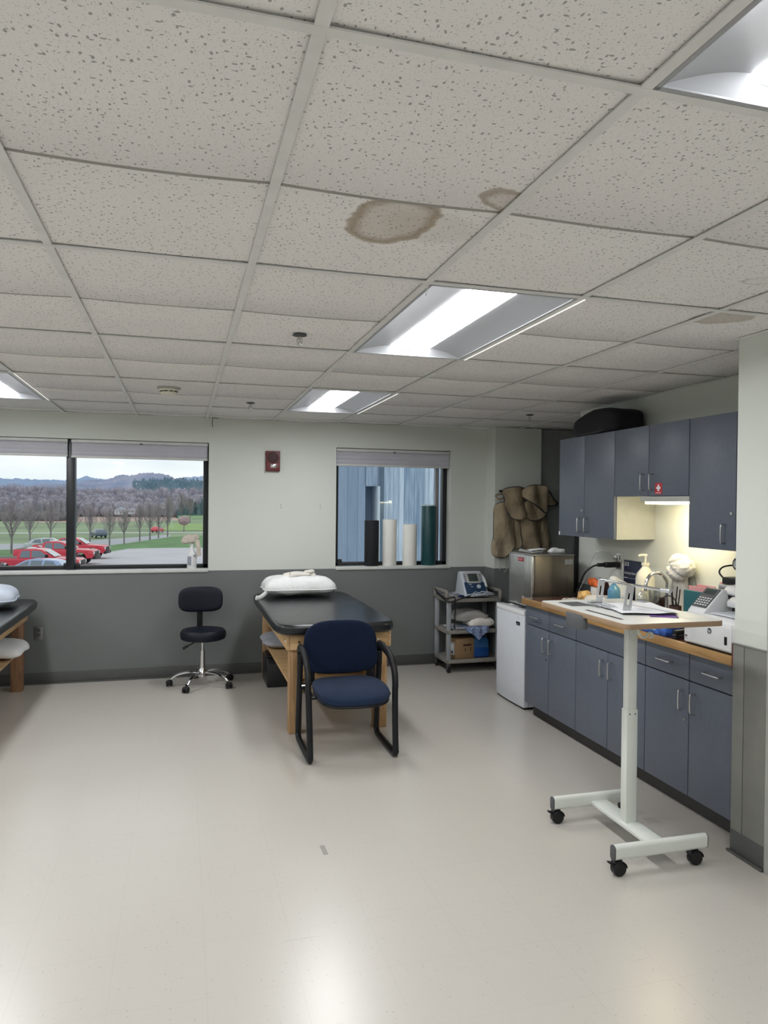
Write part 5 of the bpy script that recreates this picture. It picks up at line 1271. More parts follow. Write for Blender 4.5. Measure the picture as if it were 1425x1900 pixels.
TZ = tz + 0.0235
r = thing('laptop_stand', 'silver aluminium laptop stand with slotted legs on the white desk', 'laptop stand', (1.79, 1.85, TZ))
def bracket(y, w, x):
    mb = MB(); h = 0.128; th = 0.005
    def leanx(z): return 0.018 * (z / h)
    # slotted plate built from strips
    def strip(xa, xb, za, zb):
        t = bmesh.new(); P = []
        for yy_ in (y, y + th):
            for (xx, zz) in ((xa, za), (xb, za), (xb, zb), (xa, zb)): P.append(t.verts.new((x + xx + leanx(zz), yy_, TZ + zz)))
        for q in ((0, 1, 2, 3), (7, 6, 5, 4), (0, 4, 5, 1), (1, 5, 6, 2), (2, 6, 7, 3), (3, 7, 4, 0)): t.faces.new([P[i] for i in q])
        bmesh.ops.recalc_face_normals(t, faces=t.faces[:]); mb._merge(t)
    s = w * 0.34
    strip(0, s, 0, h - 0.006); strip(w - s, w, 0, h - 0.006); strip(s, w - s, 0, h * 0.30); strip(s, w - s, h * 0.72, h - 0.006)
    mb.tube([(x + w / 2 + 0.017, y + 0.0025, TZ + h - 0.012), (x + w / 2 + 0.018, y + 0.006, TZ + h - 0.003), (x + w / 2 + 0.018, y + 0.02, TZ + h), (x + w / 2 + 0.02, y + 0.05, TZ + h)], w / 2, 12, r2=0.003, up=(1, 0, 0), smooth=3)
    mb.box(x - 0.0, x + w, y, y + 0.05, TZ, TZ + 0.004, 0.001)
    return mb
obj('leg', bracket(1.995, 0.036, 1.775), M_ALU, r)
obj('leg', bracket(1.705, 0.042, 1.735), M_ALU, r)
obj('support_rail', MB().cyl((1.805, 2.03, TZ + 0.122), (1.835, 1.53, TZ + 0.122), 0.0065), M_CHROME, r)
obj('rail_knob', MB().cyl((1.832, 1.56, TZ + 0.122), (1.836, 1.505, TZ + 0.122), 0.010, bev=0.002), M_ALU, r)
r = thing('paper_stack', 'stack of white papers lying under the laptop stand', 'papers', (1.86, 1.78, TZ))
def sheet(u, v, a=0.0, z=0.004, lift=0.0, w=0.26, l=0.33, c=(1.86, 1.78)):
    x = (u - 0.5) * w; y = (v - 0.5) * l
    zz = z + lift * max(0, u - 0.5) ** 2 + 0.0015 * math.sin(8 * u + 5 * v)
    return Vector((c[0] + x * math.cos(a) - y * math.sin(a), c[1] + x * math.sin(a) + y * math.cos(a), TZ + zz))
obj('sheet', MB().grid(lambda u, v: sheet(u, v, -0.25, 0.0105, 0.02), 12, 6, thick=0.0006), M_PAPER, r)
obj('sheet', MB().grid(lambda u, v: sheet(u, v, -0.1, 0.0075, 0.0, 0.24, 0.30, (1.85, 1.82)), 12, 6, thick=0.0006), M_PAPER, r)
obj('grey_folder', MB().grid(lambda u, v: sheet(u, v, -0.3, 0.004, 0.01, 0.25, 0.31, (1.87, 1.77)), 12, 6, thick=0.0006), M_GREYP, r)
tag(obj('purple_folder', MB().grid(lambda u, v: sheet(u, v, -0.55, 0.0016, 0.0, 0.12, 0.18, (1.89, 1.63)), 6, 4, thick=0.0010), M_PURPLE), 'purple folder peeking out from under the papers on the white desk', 'folder')
tag(obj('clear_wrapper', MB().grid(superblob((1.745, 1.90, TZ + 0.010), 0.035, 0.09, 0.010, 0.7, 0.7, 0.8, 30, 4), 36, 14, closed_u=True), M_CLEAR, ang=70), 'crumpled clear plastic wrapper by the legs of the laptop stand', 'wrapper')

# floor scuffs
tag(obj('tape_scrap', MB().box(0.415, 0.437, 2.03, 2.12, 0.0003, 0.0012, rot=rotz(0.02)), mat('scuff', (0.30, 0.28, 0.26), 0.6)), 'small grey strip of tape on the floor in front of the armchair', 'tape')

# ------------------------------------------------------------------ outdoors
G = -3.7
def ground(name, poly, z, m): return struct(name, MB().prism(poly, 'z', z - 0.3, z), m, flat=True)
M_ASPH = mat('parking_asphalt', (0.50, 0.49, 0.53), 0.9, noise_amt=0.06, nscale=0.3)
M_ROAD = mat('road_asphalt', (0.40, 0.41, 0.45), 0.9, noise_amt=0.05, nscale=0.3)
M_LAWN = mat('lawn', (0.13, 0.25, 0.10), 0.95, noise_amt=0.25, nscale=0.25)
M_FIELD = mat('pale_field', (0.22, 0.29, 0.17), 0.95, noise_amt=0.3, nscale=0.06)
M_BRN = mat('brown_field', (0.46, 0.33, 0.28), 0.95, noise_amt=0.12, nscale=0.05)
ground('ground_field', [(-300, 60), (300, 60), (300, 900), (-300, 900)], G - 0.06, M_FIELD)
ground('ground_parking', [(-60, 8), (60, 8), (60, 85), (-2.6, 85.5), (-6.0, 84.5), (-7.9, 78), (-8.6, 74), (-60, 74)], G, M_ASPH)
ground('ground_lawn', [(-7.9, 78), (-6.0, 84.5), (-2.6, 85.5), (60, 85), (60, 124), (9, 121), (-2.0, 113), (-5.5, 101), (-8.6, 91.5), (-12, 86), (-60, 76), (-60, 73.9), (-8.6, 73.9)], G - 0.02, M_LAWN)
ground('ground_road', [(-60, 76), (-12, 86), (-8.6, 91.5), (-5.5, 101), (-2, 113), (-2, 122), (-9.5, 108), (-17, 97), (-60, 90)], G - 0.03, M_ROAD)
ground('ground_road_far', [(-120, 122), (60, 132), (60, 135.5), (-120, 124.5)], G - 0.04, mat('pale_road', (0.55, 0.54, 0.55), 0.9))
ground('ground_brown_field', [(-37, 200), (-33, 190), (0, 215), (6, 262), (0, 282), (-24, 290), (-40, 240)], G - 0.03, M_BRN)
# hills: distance haze is mixed into their base colours
def hill(name, prof, Y0, Y1, m, seed, amp, step=2.0):
    """ridge whose crest follows (pixel x, pixel y) as surveyed at depth Y1, rising from the plain at depth Y0"""
    prof = sorted(prof); xs = [p[0] for p in prof]
    n = int((xs[-1] - xs[0]) / step)
    t = bmesh.new(); rows = []
    for i in range(n + 1):
        u = xs[0] + (xs[-1] - xs[0]) * i / n
        for a, b in zip(prof, prof[1:]):
            if a[0] <= u <= b[0]: v = a[1] + (b[1] - a[1]) * (u - a[0]) / (b[0] - a[0]); break
        top = at(u, v, Y1); col = []
        for j in range(13):
            s = j / 12; Y = Y0 + (Y1 - Y0) * s
            X = at(u, v, Y).x
            z = G + (top.z - G) * (s ** 1.3) + amp * (nz3(X * 0.08 + seed, Y * 0.05, 0) + 0.6 * nz3(X * 0.35 + seed, Y * 0.1, 3)) * (0.3 + 0.7 * s)
            col.append(t.verts.new((X, Y, z)))
        b0 = t.verts.new((top.x, Y1 + 60, G)); col.append(b0)
        rows.append(col)
    for a, b in zip(rows, rows[1:]):
        for j in range(13): t.faces.new((a[j], b[j], b[j + 1], a[j + 1]))
    bmesh.ops.recalc_face_normals(t, faces=t.faces[:])
    mb = MB(); mb._merge(t); return struct(name, mb, m, ang=80)
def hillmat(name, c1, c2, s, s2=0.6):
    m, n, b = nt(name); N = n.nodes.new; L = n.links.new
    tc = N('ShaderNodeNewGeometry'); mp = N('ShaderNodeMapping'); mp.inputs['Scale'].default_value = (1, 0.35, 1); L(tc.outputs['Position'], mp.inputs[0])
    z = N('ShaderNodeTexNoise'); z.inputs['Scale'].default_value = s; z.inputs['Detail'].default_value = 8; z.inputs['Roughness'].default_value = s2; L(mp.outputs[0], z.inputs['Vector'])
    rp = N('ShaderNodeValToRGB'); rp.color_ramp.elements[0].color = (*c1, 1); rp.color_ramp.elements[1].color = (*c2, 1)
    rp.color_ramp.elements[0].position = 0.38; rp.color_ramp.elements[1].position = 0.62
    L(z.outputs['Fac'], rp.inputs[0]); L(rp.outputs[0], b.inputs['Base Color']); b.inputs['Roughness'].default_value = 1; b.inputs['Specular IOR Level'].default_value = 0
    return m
hill('hills_far', [(-260, 893), (-120, 889), (0, 888), (60, 889), (120, 891), (150, 886), (163, 884), (180, 888), (230, 892), (300, 890), (350, 886), (385, 882), (520, 880), (700, 885), (900, 880)], 700, 1400, hillmat('hazed_far_hill', (0.24, 0.33, 0.50), (0.31, 0.39, 0.55), 0.01), 1, 3)
hill('hills_middle', [(-260, 905), (0, 900), (60, 900), (120, 896), (190, 890), (230, 882), (250, 879), (285, 878), (310, 882), (345, 888), (380, 893), (600, 890)], 380, 700, hillmat('hazed_middle_hill', (0.20, 0.25, 0.37), (0.33, 0.34, 0.45), 0.035), 5, 3.0)
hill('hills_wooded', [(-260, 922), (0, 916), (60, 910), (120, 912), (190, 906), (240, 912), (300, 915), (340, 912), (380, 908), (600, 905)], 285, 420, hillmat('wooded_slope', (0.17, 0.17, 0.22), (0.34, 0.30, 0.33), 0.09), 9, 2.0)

# woods: one mass nobody could count, bare-twig tones with distance haze mixed in
def tree_blob(mb_bm, c, rx, rz, seed, sub=3):
    t = bmesh.new(); bmesh.ops.create_icosphere(t, subdivisions=sub, radius=1)
    for v in t.verts:
        k = 1 + 0.22 * nz3(v.co.x + seed, v.co.y, v.co.z, 1.6) + 0.16 * nz3(v.co.x + seed, v.co.y, v.co.z, 5)
        v.co = Vector((c[0] + v.co.x * rx * k, c[1] + v.co.y * rx * k, c[2] + v.co.z * rz * k))
    me = bpy.data.meshes.new('t'); t.to_mesh(me); t.free(); mb_bm.from_mesh(me); bpy.data.meshes.remove(me)
def woods(name, m, spots, label):
    mb = MB(); g = random.Random(len(spots) + 5)
    for (u, vt, Y, w) in spots:
        p = at(u, vt, Y); h = p.z - G
        tree_blob(mb.bm, (p.x, Y, G + h * 0.50), w, h * 0.52, g.random() * 90, 2)
    for (u, vt, Y, w) in spots:
        p = at(u, vt, Y); h = (p.z - G) * (1.04 + 0.1 * g.random())
        for k in range(70):
            a = 2 * PI * g.random(); z0_ = h * (0.35 + 0.45 * g.random()); rr0 = w * 0.55 * g.random(); L_ = h * (0.14 + 0.16 * g.random()); sp_k = 0.25 + 0.4 * g.random()
            b0 = Vector((p.x + rr0 * math.cos(a), Y - 1.2 - abs(rr0 * math.sin(a)), G + z0_)); b1 = b0 + Vector((math.cos(a) * L_ * sp_k, -0.1, L_))
            q = [mb.bm.verts.new(b0 - Vector((0.05, 0, 0))), mb.bm.verts.new(b0 + Vector((0.05, 0, 0))), mb.bm.verts.new(b1)]
            mb.bm.faces.new(q)
    o = obj(name, mb, m, ang=80); return tag(o, label, 'woods', kind='stuff')
g = random.Random(11); S1 = []
for u in range(-120, 400, 3):
    for row in range(4):
        Y = 262 + row * 9 + g.random() * 8
        if row < 1 and u > 325: continue
        S1.append((u + g.random() * 4, 934 - 8 * row + 10 * (g.random() - 0.5) - (5 if u < 130 else 0), Y, 0.9 + 1.9 * g.random() ** 2))
woods('bare_woods', hillmat('hazed_woods_colour', (0.24, 0.24, 0.30), (0.42, 0.38, 0.43), 0.35, 0.85), S1, 'band of bare violet-brown woods beyond the fields')
S2 = [(u + g.random() * 4, 888 + 6 * g.random() - 4 * math.sin((u - 245) / 45) + 5 * k, 600 - 30 * k, 3.5 + 2 * g.random()) for u in range(246, 392, 3) for k in range(5)]
mbx = MB()
for (u, vt, Y, w) in S2:
    p = at(u, vt, Y); hh = 16 + 5 * g.random()
    t = bmesh.new(); bmesh.ops.create_cone(t, cap_ends=True, segments=9, radius1=w, radius2=0.3, depth=hh)
    for v in t.verts: v.co = Vector((v.co.x * (1 + 0.2 * g.random()) + p.x, v.co.y + Y, v.co.z + p.z - hh / 2))
    mbx._merge(t)
M_PINEW = hillmat('evergreen_slope', (0.10, 0.17, 0.22), (0.19, 0.28, 0.33), 0.15, 0.8)
tag(obj('evergreen_woods', mbx, M_PINEW), 'dark blue-green evergreen woods on the hill at the right', 'woods', kind='stuff')
mbx = MB()
for k in range(26):
    u = 330 + 55 * g.random(); p = at(u, 925 + 9 * g.random(), 246 + 8 * g.random()); hh = 7 + 3 * g.random()
    t = bmesh.new(); bmesh.ops.create_cone(t, cap_ends=True, segments=9, radius1=2.0, radius2=0.2, depth=hh)
    for v in t.verts: v.co = Vector((v.co.x + p.x, v.co.y + p.y, v.co.z + p.z - hh / 2))
    mbx._merge(t)
tag(obj('evergreen_grove', mbx, hillmat('grove_green', (0.05, 0.10, 0.12), (0.12, 0.18, 0.19), 0.5, 0.8)), 'small dark evergreen grove at the edge of the far field', 'woods', kind='stuff')
# undergrowth line
mbx = MB()
for k in range(60):
    u = -100 + 230 * g.random(); p = at(u, 962 + 6 * g.random(), 205 + 10 * g.random())
    tree_blob(mbx.bm, (p.x, p.y, G + 0.8), 2.2, 1.6, k)
tag(obj('hedgerow', mbx, hillmat('hedge_dark', (0.10, 0.10, 0.11), (0.22, 0.20, 0.20), 0.8), ang=80), 'dark scrubby hedgerow at the foot of the woods', 'hedge', kind='stuff')

# bare trees along the road
M_BARK = mat('grey_bark', (0.22, 0.20, 0.21), 0.95)
M_BARK2 = mat('twig_haze', (0.36, 0.31, 0.33), 0.95)
def bare_tree_mesh(seed, h, spread):
    g = random.Random(seed); tr = MB(); tw = MB()
    def br(mb, a, b, r0, r1, seg=4): mb.cyl(a, b, r0, r1, seg)
    top = Vector((0, 0, h * 0.92))
    tr.cyl((0, 0, 0), (0.03 * h * (g.random() - 0.5), 0, h * 0.5), 0.022 * h, 0.013 * h, 6); tr.cyl((0, 0, h * 0.48), top, 0.013 * h, 0.003 * h, 5)
    for k in range(40):
        z = h * (0.24 + 0.66 * (k / 40)); a = k * 2.4 + g.random(); L = spread * (1.05 - 0.75 * (k / 40)) * (0.8 + 0.4 * g.random())
        p0 = Vector((0, 0, z)); st = 0.30 + 0.35 * g.random(); p1 = p0 + Vector((math.cos(a) * L * st, math.sin(a) * L * st, L * 0.80)); p2 = p1 + Vector((math.cos(a) * L * 0.2, math.sin(a) * L * 0.2, L * 0.75))
        br(tr, p0, p1, 0.006 * h, 0.004 * h); br(tw, p1, p2, 0.004 * h, 0.0015 * h, 3)
        for q in range(9):
            s = p0.lerp(p1, 0.3 + 0.7 * g.random()) if q < 3 else p1.lerp(p2, g.random()); a2 = a + (g.random() - 0.5) * 2.2; l2 = L * 0.5 * (0.5 + g.random())
            e = s + Vector((math.cos(a2) * l2 * 0.5, math.sin(a2) * l2 * 0.5, l2 * 0.8)); br(tw, s, e, 0.003 * h, 0.001 * h, 3)
            for q2 in range(3):
                s2 = s.lerp(e, g.random()); a3 = a2 + (g.random() - 0.5) * 2.5; l3 = l2 * 0.6
                br(tw, s2, s2 + Vector((math.cos(a3) * l3 * 0.5, math.sin(a3) * l3 * 0.5, l3 * 0.7)), 0.002 * h, 0.001 * h, 3)
    return tr, tw
protos = []
for s in range(3):
    tr, tw = bare_tree_mesh(s + 2, 5.0, 1.25)
    rt = thing('bare_tree', 'x', 'tree', (0, 0, 0), 'bare young trees along the road')
    obj('trunk', tr, M_BARK, rt, flat=True); obj('twigs', tw, M_BARK2, rt, flat=True)
    protos.append(rt)
trees = [(-16.6, 78.0, 5.2, 'bare tree in front of the road, leftmost, taller than the red truck roofs'),
 (-17.3, 90.9, 4.8, 'bare tree behind the tail of the second red truck'),
 (-16.6, 100.3, 4.9, 'bare tree just left of the black mullion'),
 (-14.2, 104, 4.4, 'thin bare tree half hidden by the black mullion'),
 (-11.8, 99.9, 4.7, 'bare tree right of the mullion, above the truck hoods'),
 (-8.6, 91.1, 4.5, 'bare tree by the road above the nose of the farthest red truck'),
 (-7.2, 94.4, 4.4, 'bare tree at the lawn edge, second right of the truck noses'),
 (-5.7, 100.8, 5.0, 'bare tree at the lawn edge where the road narrows'),
 (-4.5, 103.5, 5.2, 'bare tree close together with its neighbour at the lawn bend'),
 (-3.56, 109.7, 5.0, 'slim bare tree between its close neighbours on the lawn edge'),
 (-2.33, 113.1, 5.6, 'bare tree at the far tip of the lawn by the small red car'),
 (-3.4, 190, 7.0, 'far bare tree on the bright field, left one of the distant trio'),
 (-0.4, 196.2, 7.5, 'far bare tree on the bright field, middle one of the distant trio'),
 (1.7, 189.4, 6.5, 'far bare tree on the bright field, right one of the distant trio')]
for k, (x, y, h, lab) in enumerate(trees):
    o = protos[k] if k < 3 else copy_tree(protos[k % 3])
    o.location = (x, y, G); o.scale = (h / 5.0,) * 3; o.rotation_euler = (0, 0, k * 1.3); o['label'] = lab
tr_ = thing('blossom_tree', 'small reddish budding tree on the bright lawn near the rag', 'tree', (0.1, 132, G))
obj('trunk', MB().cyl((0.1, 132, G), (0.1, 132, G + 1.2), 0.12, 0.08, 6), M_BARK, tr_)
mbx = MB(); tree_blob(mbx.bm, (0.1, 132, G + 2.0), 1.0, 0.8, 4); obj('budding_crown', mbx, mat('red_buds', (0.38, 0.27, 0.29), 0.95, noise_amt=0.4, nscale=3), tr_, ang=80)
tag(obj('utility_pole', MB().cyl((-2.1, 150, G), (-2.6, 150, G + 4.6), 0.10, 0.07, 8), mat('pale_pole', (0.55, 0.62, 0.60), 0.8)), 'pale leaning pole on the far lawn behind the rag', 'pole')
tag(obj('bright_bank', MB().prism([(-4, 140), (20, 136), (20, 186), (-3, 186)], 'z', G - 0.2, G + 0.0), mat('bright_grass', (0.24, 0.36, 0.12), 0.95, noise_amt=0.2, nscale=0.2), flat=True), None, None, kind='structure').name = 'ground_bright_bank'
o_ = struct('ground_far_slope', MB().prism([(238, G), (262, G), (300, G + 7.0)], 'x', -1.5, 60), mat('far_slope_grass', (0.22, 0.34, 0.17), 0.95), flat=True)

# houses far off
def house(x, y, w, d, h, z, label):
    r = thing('farm_house', label, 'house', (x, y, z), 'white houses at the edge of the woods')
    obj('wall', MB().box(x - w / 2, x + w / 2, y - d / 2, y + d / 2, z - 0.3, z + h), mat('house_white', (0.66, 0.70, 0.76), 0.8), r, flat=True)
    obj('roof', MB().prism([(x - w / 2 - 0.4, z + h), (x, z + h + w * 0.28), (x + w / 2 + 0.4, z + h)], 'y', y - d / 2 - 0.3, y + d / 2 + 0.3), mat('house_roof', (0.42, 0.47, 0.55), 0.8), r, flat=True)
    win = MB()
    for k in range(3): win.box(x - w * 0.3 + k * w * 0.27, x - w * 0.3 + k * w * 0.27 + 0.25, y - d / 2 - 0.05, y - d / 2, z + h * 0.35, z + h * 0.7)
    obj('windows', win, M_GREYP, r, flat=True)
p = at(224, 953, 245); house(p.x, 245, 3.4, 5, 1.1, p.z, 'white house with pale roof in front of the bare woods')
p = at(244, 952, 246); house(p.x, 246, 1.9, 4, 1.1, p.z, 'narrow white house beside the larger one at the woods')
p = at(303, 941, 250); house(p.x, 250, 2.2, 4, 0.8, p.z, 'distant white house high above the row of bare trees')

# vehicles
M_TRED = mat('truck_red', (0.62, 0.03, 0.06), 0.3, noise_amt=0.02, coat=0.5)
M_CARB = mat('car_blue', (0.30, 0.40, 0.62), 0.25, noise_amt=0.02, coat=0.5)
M_CARS = mat('car_silver', (0.50, 0.54, 0.58), 0.3, noise_amt=0.02, coat=0.5)
M_CGL = mat('car_glass', (0.16, 0.20, 0.24), 0.08, noise_amt=0.1)
M_TIRE = mat('tire', (0.02, 0.02, 0.022), 0.8)
def wheels(r, xs, W, rad):
    for x in xs:
        for s in (-1, 1):
            w = obj('wheel', MB().cyl((x, s * (W / 2 - 0.26), rad), (x, s * (W / 2 - 0.01), rad), rad, seg=24, bev=0.04), M_TIRE, r)
            obj('hubcap', MB().cyl((x, s * (W / 2 - 0.02), rad), (x, s * (W / 2 + 0.005), rad), rad * 0.62, seg=20), M_CARS, w)
def arch(cx, rad, z0, n=8): return [(cx + rad * math.cos(PI - PI * k / n), z0 + rad * math.sin(PI * k / n) * 1.0) for k in range(n + 1)]
def make_pickup(label):
    r = thing('pickup_truck', label, 'truck', (0, 0, 0), 'red pickup trucks in the parking lot')
    W = 2.0; z0 = 0.55; rad = 0.50; xr, xf = -1.78, 1.90
    low = [(-2.90, z0)] + arch(xr, rad, z0) + arch(xf, rad, z0) + [(2.85, z0), (2.95, 0.75), (2.93, 1.10), (2.75, 1.22), (1.35, 1.32), (0.0, 1.30), (-2.92, 1.30), (-2.95, 0.8)]
    bd = obj('body', MB().prism(low, 'y', -W / 2, W / 2, 0.03), M_TRED, r)
    obj('bed_lining', MB().box(-2.82, -0.98, -W / 2 + 0.12, W / 2 - 0.12, 1.25, 1.318), M_BLACK, bd)
    obj('side_lettering', MB().box(-2.25, -2.10, -W / 2 - 0.012, -W / 2, 0.9, 1.25).box(-2.45, -2.10, -W / 2 - 0.012, -W / 2, 1.15, 1.25), M_TXT, bd)
    def cabf(zs):
        pass
    t = bmesh.new(); lowr = [(-0.92, 1.28), (1.42, 1.28)]; A = []
    prof = [(-0.94, 1.28), (-0.80, 1.84), (-0.60, 1.91), (0.45, 1.91), (0.62, 1.86), (1.42, 1.30)]
    def wy(z): return W / 2 - 0.02 - (z - 1.28) * 0.28
    a = [t.verts.new((x, -wy(z), z)) for x, z in prof]; b = [t.verts.new((x, wy(z), z)) for x, z in prof]
    t.faces.new(a[::-1]); t.faces.new(b); n = len(prof)
    for k in range(n): t.faces.new((a[k], a[(k + 1) % n], b[(k + 1) % n], b[k]))
    bmesh.ops.recalc_face_normals(t, faces=t.faces[:]); bmesh.ops.bevel(t, geom=t.edges[:], offset=0.04, segments=2, affect='EDGES')
    mb = MB(); mb._merge(t); cb_ = obj('cab', mb, M_TRED, r)
    gl = MB()
    for s in (-1, 1):
        for q in ([(-0.72, 1.34), (-0.62, 1.80), (-0.12, 1.82), (-0.10, 1.34)], [(0.0, 1.34), (0.0, 1.82), (0.50, 1.80), (1.05, 1.36)]):
            t = bmesh.new(); V1 = [t.verts.new((x, s * (wy(z) + 0.006), z)) for x, z in q]; t.faces.new(V1); gl._merge(t)
    obj('side_windows', gl, M_CGL, cb_)
    t = bmesh.new(); V1 = [t.verts.new(v) for v in ((0.70, -0.66, 1.845), (0.70, 0.66, 1.845), (1.36, 0.80, 1.365), (1.36, -0.80, 1.365))]
    t.faces.new(V1); mb = MB(); mb._merge(t)
    for v in mb.bm.verts: v.co += Vector((0.02, 0, 0.03))
    obj('windshield', mb, mat('windshield', (0.42, 0.48, 0.52), 0.1), cb_)
    obj('roof_beacon', MB().box(-0.45, 0.0, -0.35, 0.35, 1.90, 2.00, 0.03), M_TXT, cb_)
    obj('mirror', MB().box(0.85, 1.0, -1.12, -0.95, 1.36, 1.56, 0.03).box(0.85, 1.0, 0.95, 1.12, 1.36, 1.56, 0.03), M_BLACK, cb_)
    obj('grille', MB().box(2.90, 2.985, -0.70, 0.70, 0.78, 1.12, 0.02), M_BLACK, bd)
    obj('headlight', MB().box(2.86, 2.975, -0.97, -0.68, 0.88, 1.10, 0.02).box(2.86, 2.975, 0.68, 0.97, 0.88, 1.10, 0.02), M_TXT, bd)
    obj('bumper', MB().box(2.80, 3.05, -0.98, 0.98, 0.48, 0.74, 0.04).box(-3.05, -2.85, -0.95, 0.95, 0.5, 0.72, 0.04), M_BLACK, bd)
    wheels(r, (xr, xf), W, 0.42)
    return r
tA = make_pickup('nearest red pickup truck, right behind the blue car')
tB = copy_tree(tA); tB['label'] = 'middle red pickup truck, its front wheel showing right of the mullion'
tC = copy_tree(tA); tC['label'] = 'farthest red pickup truck, nose against the green lawn'
for t__ in (tA, tB, tC): t__.scale = (1.07, 1.0, 1.0)
tA.location = (-10.15, 54.4, G); tA.rotation_euler = (0, 0, math.radians(-6))
tB.location = (-10.25, 64.2, G); tB.rotation_euler = (0, 0, math.radians(-8))
tC.location = (-10.0, 70.6, G); tC.rotation_euler = (0, 0, math.radians(-8))
def make_car(label, m, group=None, L=4.6, name='parked_car'):
    r = thing(name, label, 'car', (0, 0, 0), group)
    W = 1.82; z0 = 0.42; rad = 0.38; s = L / 4.6; xr, xf = -1.38 * s, 1.38 * s
    low = [(-2.22 * s, z0)] + arch(xr, rad, z0 - 0.1) + arch(xf, rad, z0 - 0.1) + [(2.22 * s, z0), (2.28 * s, 0.70), (2.05 * s, 0.88), (1.15 * s, 1.0), (-1.9 * s, 1.02), (-2.25 * s, 0.95), (-2.3 * s, 0.6)]
    bd = obj('body', MB().prism(low, 'y', -W / 2, W / 2, 0.04), m, r)
    prof = [(-2.0 * s, 0.98), (-1.55 * s, 1.38), (-1.1 * s, 1.46), (0.1 * s, 1.50), (0.45 * s, 1.44), (1.3 * s, 0.98)]
    def wy(z): return W / 2 - 0.03 - (z - 0.98) * 0.45
    t = bmesh.new(); a = [t.verts.new((x, -wy(z), z)) for x, z in prof]; b = [t.verts.new((x, wy(z), z)) for x, z in prof]
    t.faces.new(a[::-1]); t.faces.new(b); n = len(prof)
    for k in range(n): t.faces.new((a[k], a[(k + 1) % n], b[(k + 1) % n], b[k]))
    bmesh.ops.recalc_face_normals(t, faces=t.faces[:]); bmesh.ops.bevel(t, geom=t.edges[:], offset=0.04, segments=2, affect='EDGES')
    mb = MB(); mb._merge(t); cb_ = obj('roof', mb, m, r)
    gl = MB()
    for sg in (-1, 1):
        for q in ([(-1.55 * s, 1.04), (-1.25 * s, 1.36), (-0.75 * s, 1.40), (-0.65 * s, 1.04)], [(-0.55 * s, 1.04), (-0.60 * s, 1.41), (0.10 * s, 1.42), (0.15 * s, 1.04)], [(0.25 * s, 1.04), (0.20 * s, 1.41), (0.42 * s, 1.36), (1.05 * s, 1.04)]):
            t = bmesh.new(); t.faces.new([t.verts.new((x, sg * (wy(z) + 0.008), z)) for x, z in q]); gl._merge(t)
    obj('side_windows', gl, M_CGL, cb_)
    obj('headlight', MB().box(2.05 * s, 2.27 * s, -0.88, -0.6, 0.68, 0.82, 0.03).box(2.05 * s, 2.27 * s, 0.6, 0.88, 0.68, 0.82, 0.03), M_TXT, bd)
    wheels(r, (xr, xf), W, 0.33)
    return r
c1 = make_car('light blue hatchback parked nearest the window, only its roof showing', M_CARB); c1.location = (-9.35, 50.2, G + 0.02); c1.rotation_euler = (0, 0, math.radians(172))
c2 = make_car('silver car parked behind the red trucks', M_CARS, name='parked_car'); c2.location = (-11.4, 68.0, G); c2.rotation_euler = (0, 0, math.radians(60))
c2.location = (-13.3, 79.0, G); c2.rotation_euler = (0, 0, 0.1)
c3 = make_car('small dark grey car on the far side of the road', mat('car_grey', (0.12, 0.16, 0.22), 0.3), L=4.2); c3.location = (-11.9, 111.0, G); c3.rotation_euler = (0, 0, math.radians(110)); c3.scale = (0.85,) * 3
c4 = make_car('tiny red car on the pale far road behind the bare trees', M_TRED, L=4.2); c4.location = (-4.3, 129.5, G); c4.rotation_euler = (0, 0, math.radians(70)); c4.scale = (0.7,) * 3

# grey timber building outside the small window
def siding(name, c1, c2, board, groove):
    m, n, b = nt(name); N = n.nodes.new; L = n.links.new
    g_ = N('ShaderNodeNewGeometry'); sp = N('ShaderNodeSeparateXYZ'); L(g_.outputs['Position'], sp.inputs[0])
    q = mathn(n, 'MULTIPLY', sp.outputs['X'], 1 / board)
    fr = mathn(n, 'FRACT', q); idn = mathn(n, 'FLOOR', q)
    gr = mathn(n, 'LESS_THAN', fr, groove)
    wn = N('ShaderNodeTexWhiteNoise'); wn.noise_dimensions = '1D'; L(idn, wn.inputs['W'])
    mp = N('ShaderNodeMapping'); mp.inputs['Scale'].default_value = (14, 1, 0.9); L(g_.outputs['Position'], mp.inputs[0])
    nzn = N('ShaderNodeTexNoise'); nzn.inputs['Scale'].default_value = 2.2; nzn.inputs['Detail'].default_value = 6; L(mp.outputs[0], nzn.inputs['Vector'])
    f = mathn(n, 'ADD', mathn(n, 'MULTIPLY', wn.outputs['Value'], 0.35), mathn(n, 'MULTIPLY', nzn.outputs['Fac'], 0.65))
    rp = N('ShaderNodeValToRGB'); rp.color_ramp.elements[0].color = (*c1, 1); rp.color_ramp.elements[1].color = (*c2, 1); rp.color_ramp.elements[0].position = 0.3; rp.color_ramp.elements[1].position = 0.68
    L(f, rp.inputs[0])
    L(mixc(n, mathn(n, 'MULTIPLY', gr, 0.65), rp.outputs[0], (0.08, 0.12, 0.18)), b.inputs['Base Color']); b.inputs['Roughness'].default_value = 0.85
    return m
YS = 10.0
def bx_(u0, u1, v0, v1, Y): 
    a = at(u0, v0, Y); b = at(u1, v1, Y); return a.x, b.x, b.z, a.z
r = thing('timber_building', 'grey-blue timber clad building right outside the small window', 'building', (3.5, YS, G))
x0, xc, _, _ = bx_(560, 705, 800, 1100, YS)
zov = at(690, 902, YS).z
xo = at(678, 902, YS).x
obj('wall', MB().box(x0, xo, YS, YS + 3, G, 9).box(xo, xc, YS + 0.35, YS + 3, G, zov), siding('smooth_siding', (0.20, 0.27, 0.38), (0.25, 0.33, 0.45), 0.165, 0.05), r, flat=True)
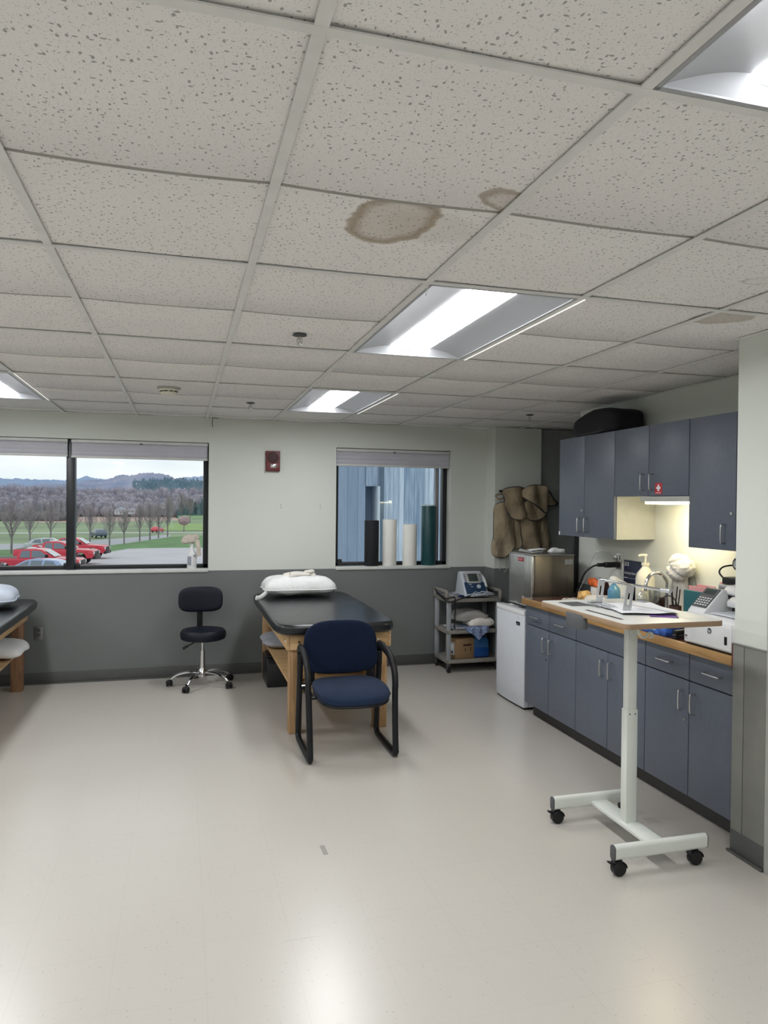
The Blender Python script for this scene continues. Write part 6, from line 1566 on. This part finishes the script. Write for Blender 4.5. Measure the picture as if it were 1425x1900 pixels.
obj('overhang', MB().box(xo, xc + 0.03, YS - 0.02, YS + 3, zov, 9), siding('weathered_siding', (0.20, 0.28, 0.40), (0.46, 0.56, 0.68), 0.10, 0.10), r, flat=True)
obj('corner_post', MB().box(xc - 0.03, xc + 0.035, YS - 0.06, YS + 0.3, G, 9), mat('dark_slate', (0.09, 0.14, 0.20), 0.8), r, flat=True)
xe = at(1000, 900, YS - 0.3).x
obj('wing', MB().box(xc + 0.035, xe, YS - 0.05, YS + 3, G, 9), siding('weathered_siding_wing', (0.18, 0.27, 0.39), (0.52, 0.62, 0.74), 0.085, 0.10), r, flat=True)
obj('white_trim', MB().box(xc - 0.07, xc - 0.03, YS - 0.06, YS + 0.3, G, zov), mat('trim_pale', (0.50, 0.58, 0.65), 0.7), r, flat=True)

# ------------------------------------------------------------------ world
w = bpy.data.worlds.new('overcast'); SC.world = w; w.use_nodes = True
n = w.node_tree; N = n.nodes.new; L = n.links.new
bg = n.nodes['Background']
tc = N('ShaderNodeTexCoord'); sp = N('ShaderNodeSeparateXYZ'); L(tc.outputs['Generated'], sp.inputs[0])
cl = N('ShaderNodeTexNoise'); cl.inputs['Scale'].default_value = 5; cl.inputs['Detail'].default_value = 5
mp = N('ShaderNodeMapping'); mp.inputs['Scale'].default_value = (1, 1, 5); L(tc.outputs['Generated'], mp.inputs[0]); L(mp.outputs[0], cl.inputs['Vector'])
rp = N('ShaderNodeValToRGB'); rp.color_ramp.elements[0].color = (0.80, 0.84, 0.86, 1); rp.color_ramp.elements[1].color = (0.97, 0.96, 0.92, 1)
rp.color_ramp.elements[0].position = 0.35; rp.color_ramp.elements[1].position = 0.65
L(cl.outputs['Fac'], rp.inputs[0]); L(rp.outputs[0], bg.inputs[0]); bg.inputs[1].default_value = 1.22

# ------------------------------------------------------------------ colour management
SC.view_settings.view_transform = 'Standard'
SC.view_settings.look = 'None'
SC.view_settings.exposure = 0.0
SC.view_settings.gamma = 1.0
SC.cycles.max_bounces = 8; SC.cycles.diffuse_bounces = 5; SC.cycles.glossy_bounces = 4; SC.cycles.transparent_max_bounces = 12
SC.cycles.caustics_reflective = False; SC.cycles.caustics_refractive = False
SC.cycles.use_denoising = True
SC.cycles.sample_clamp_indirect = 4.0
bpy.context.view_layer.update()
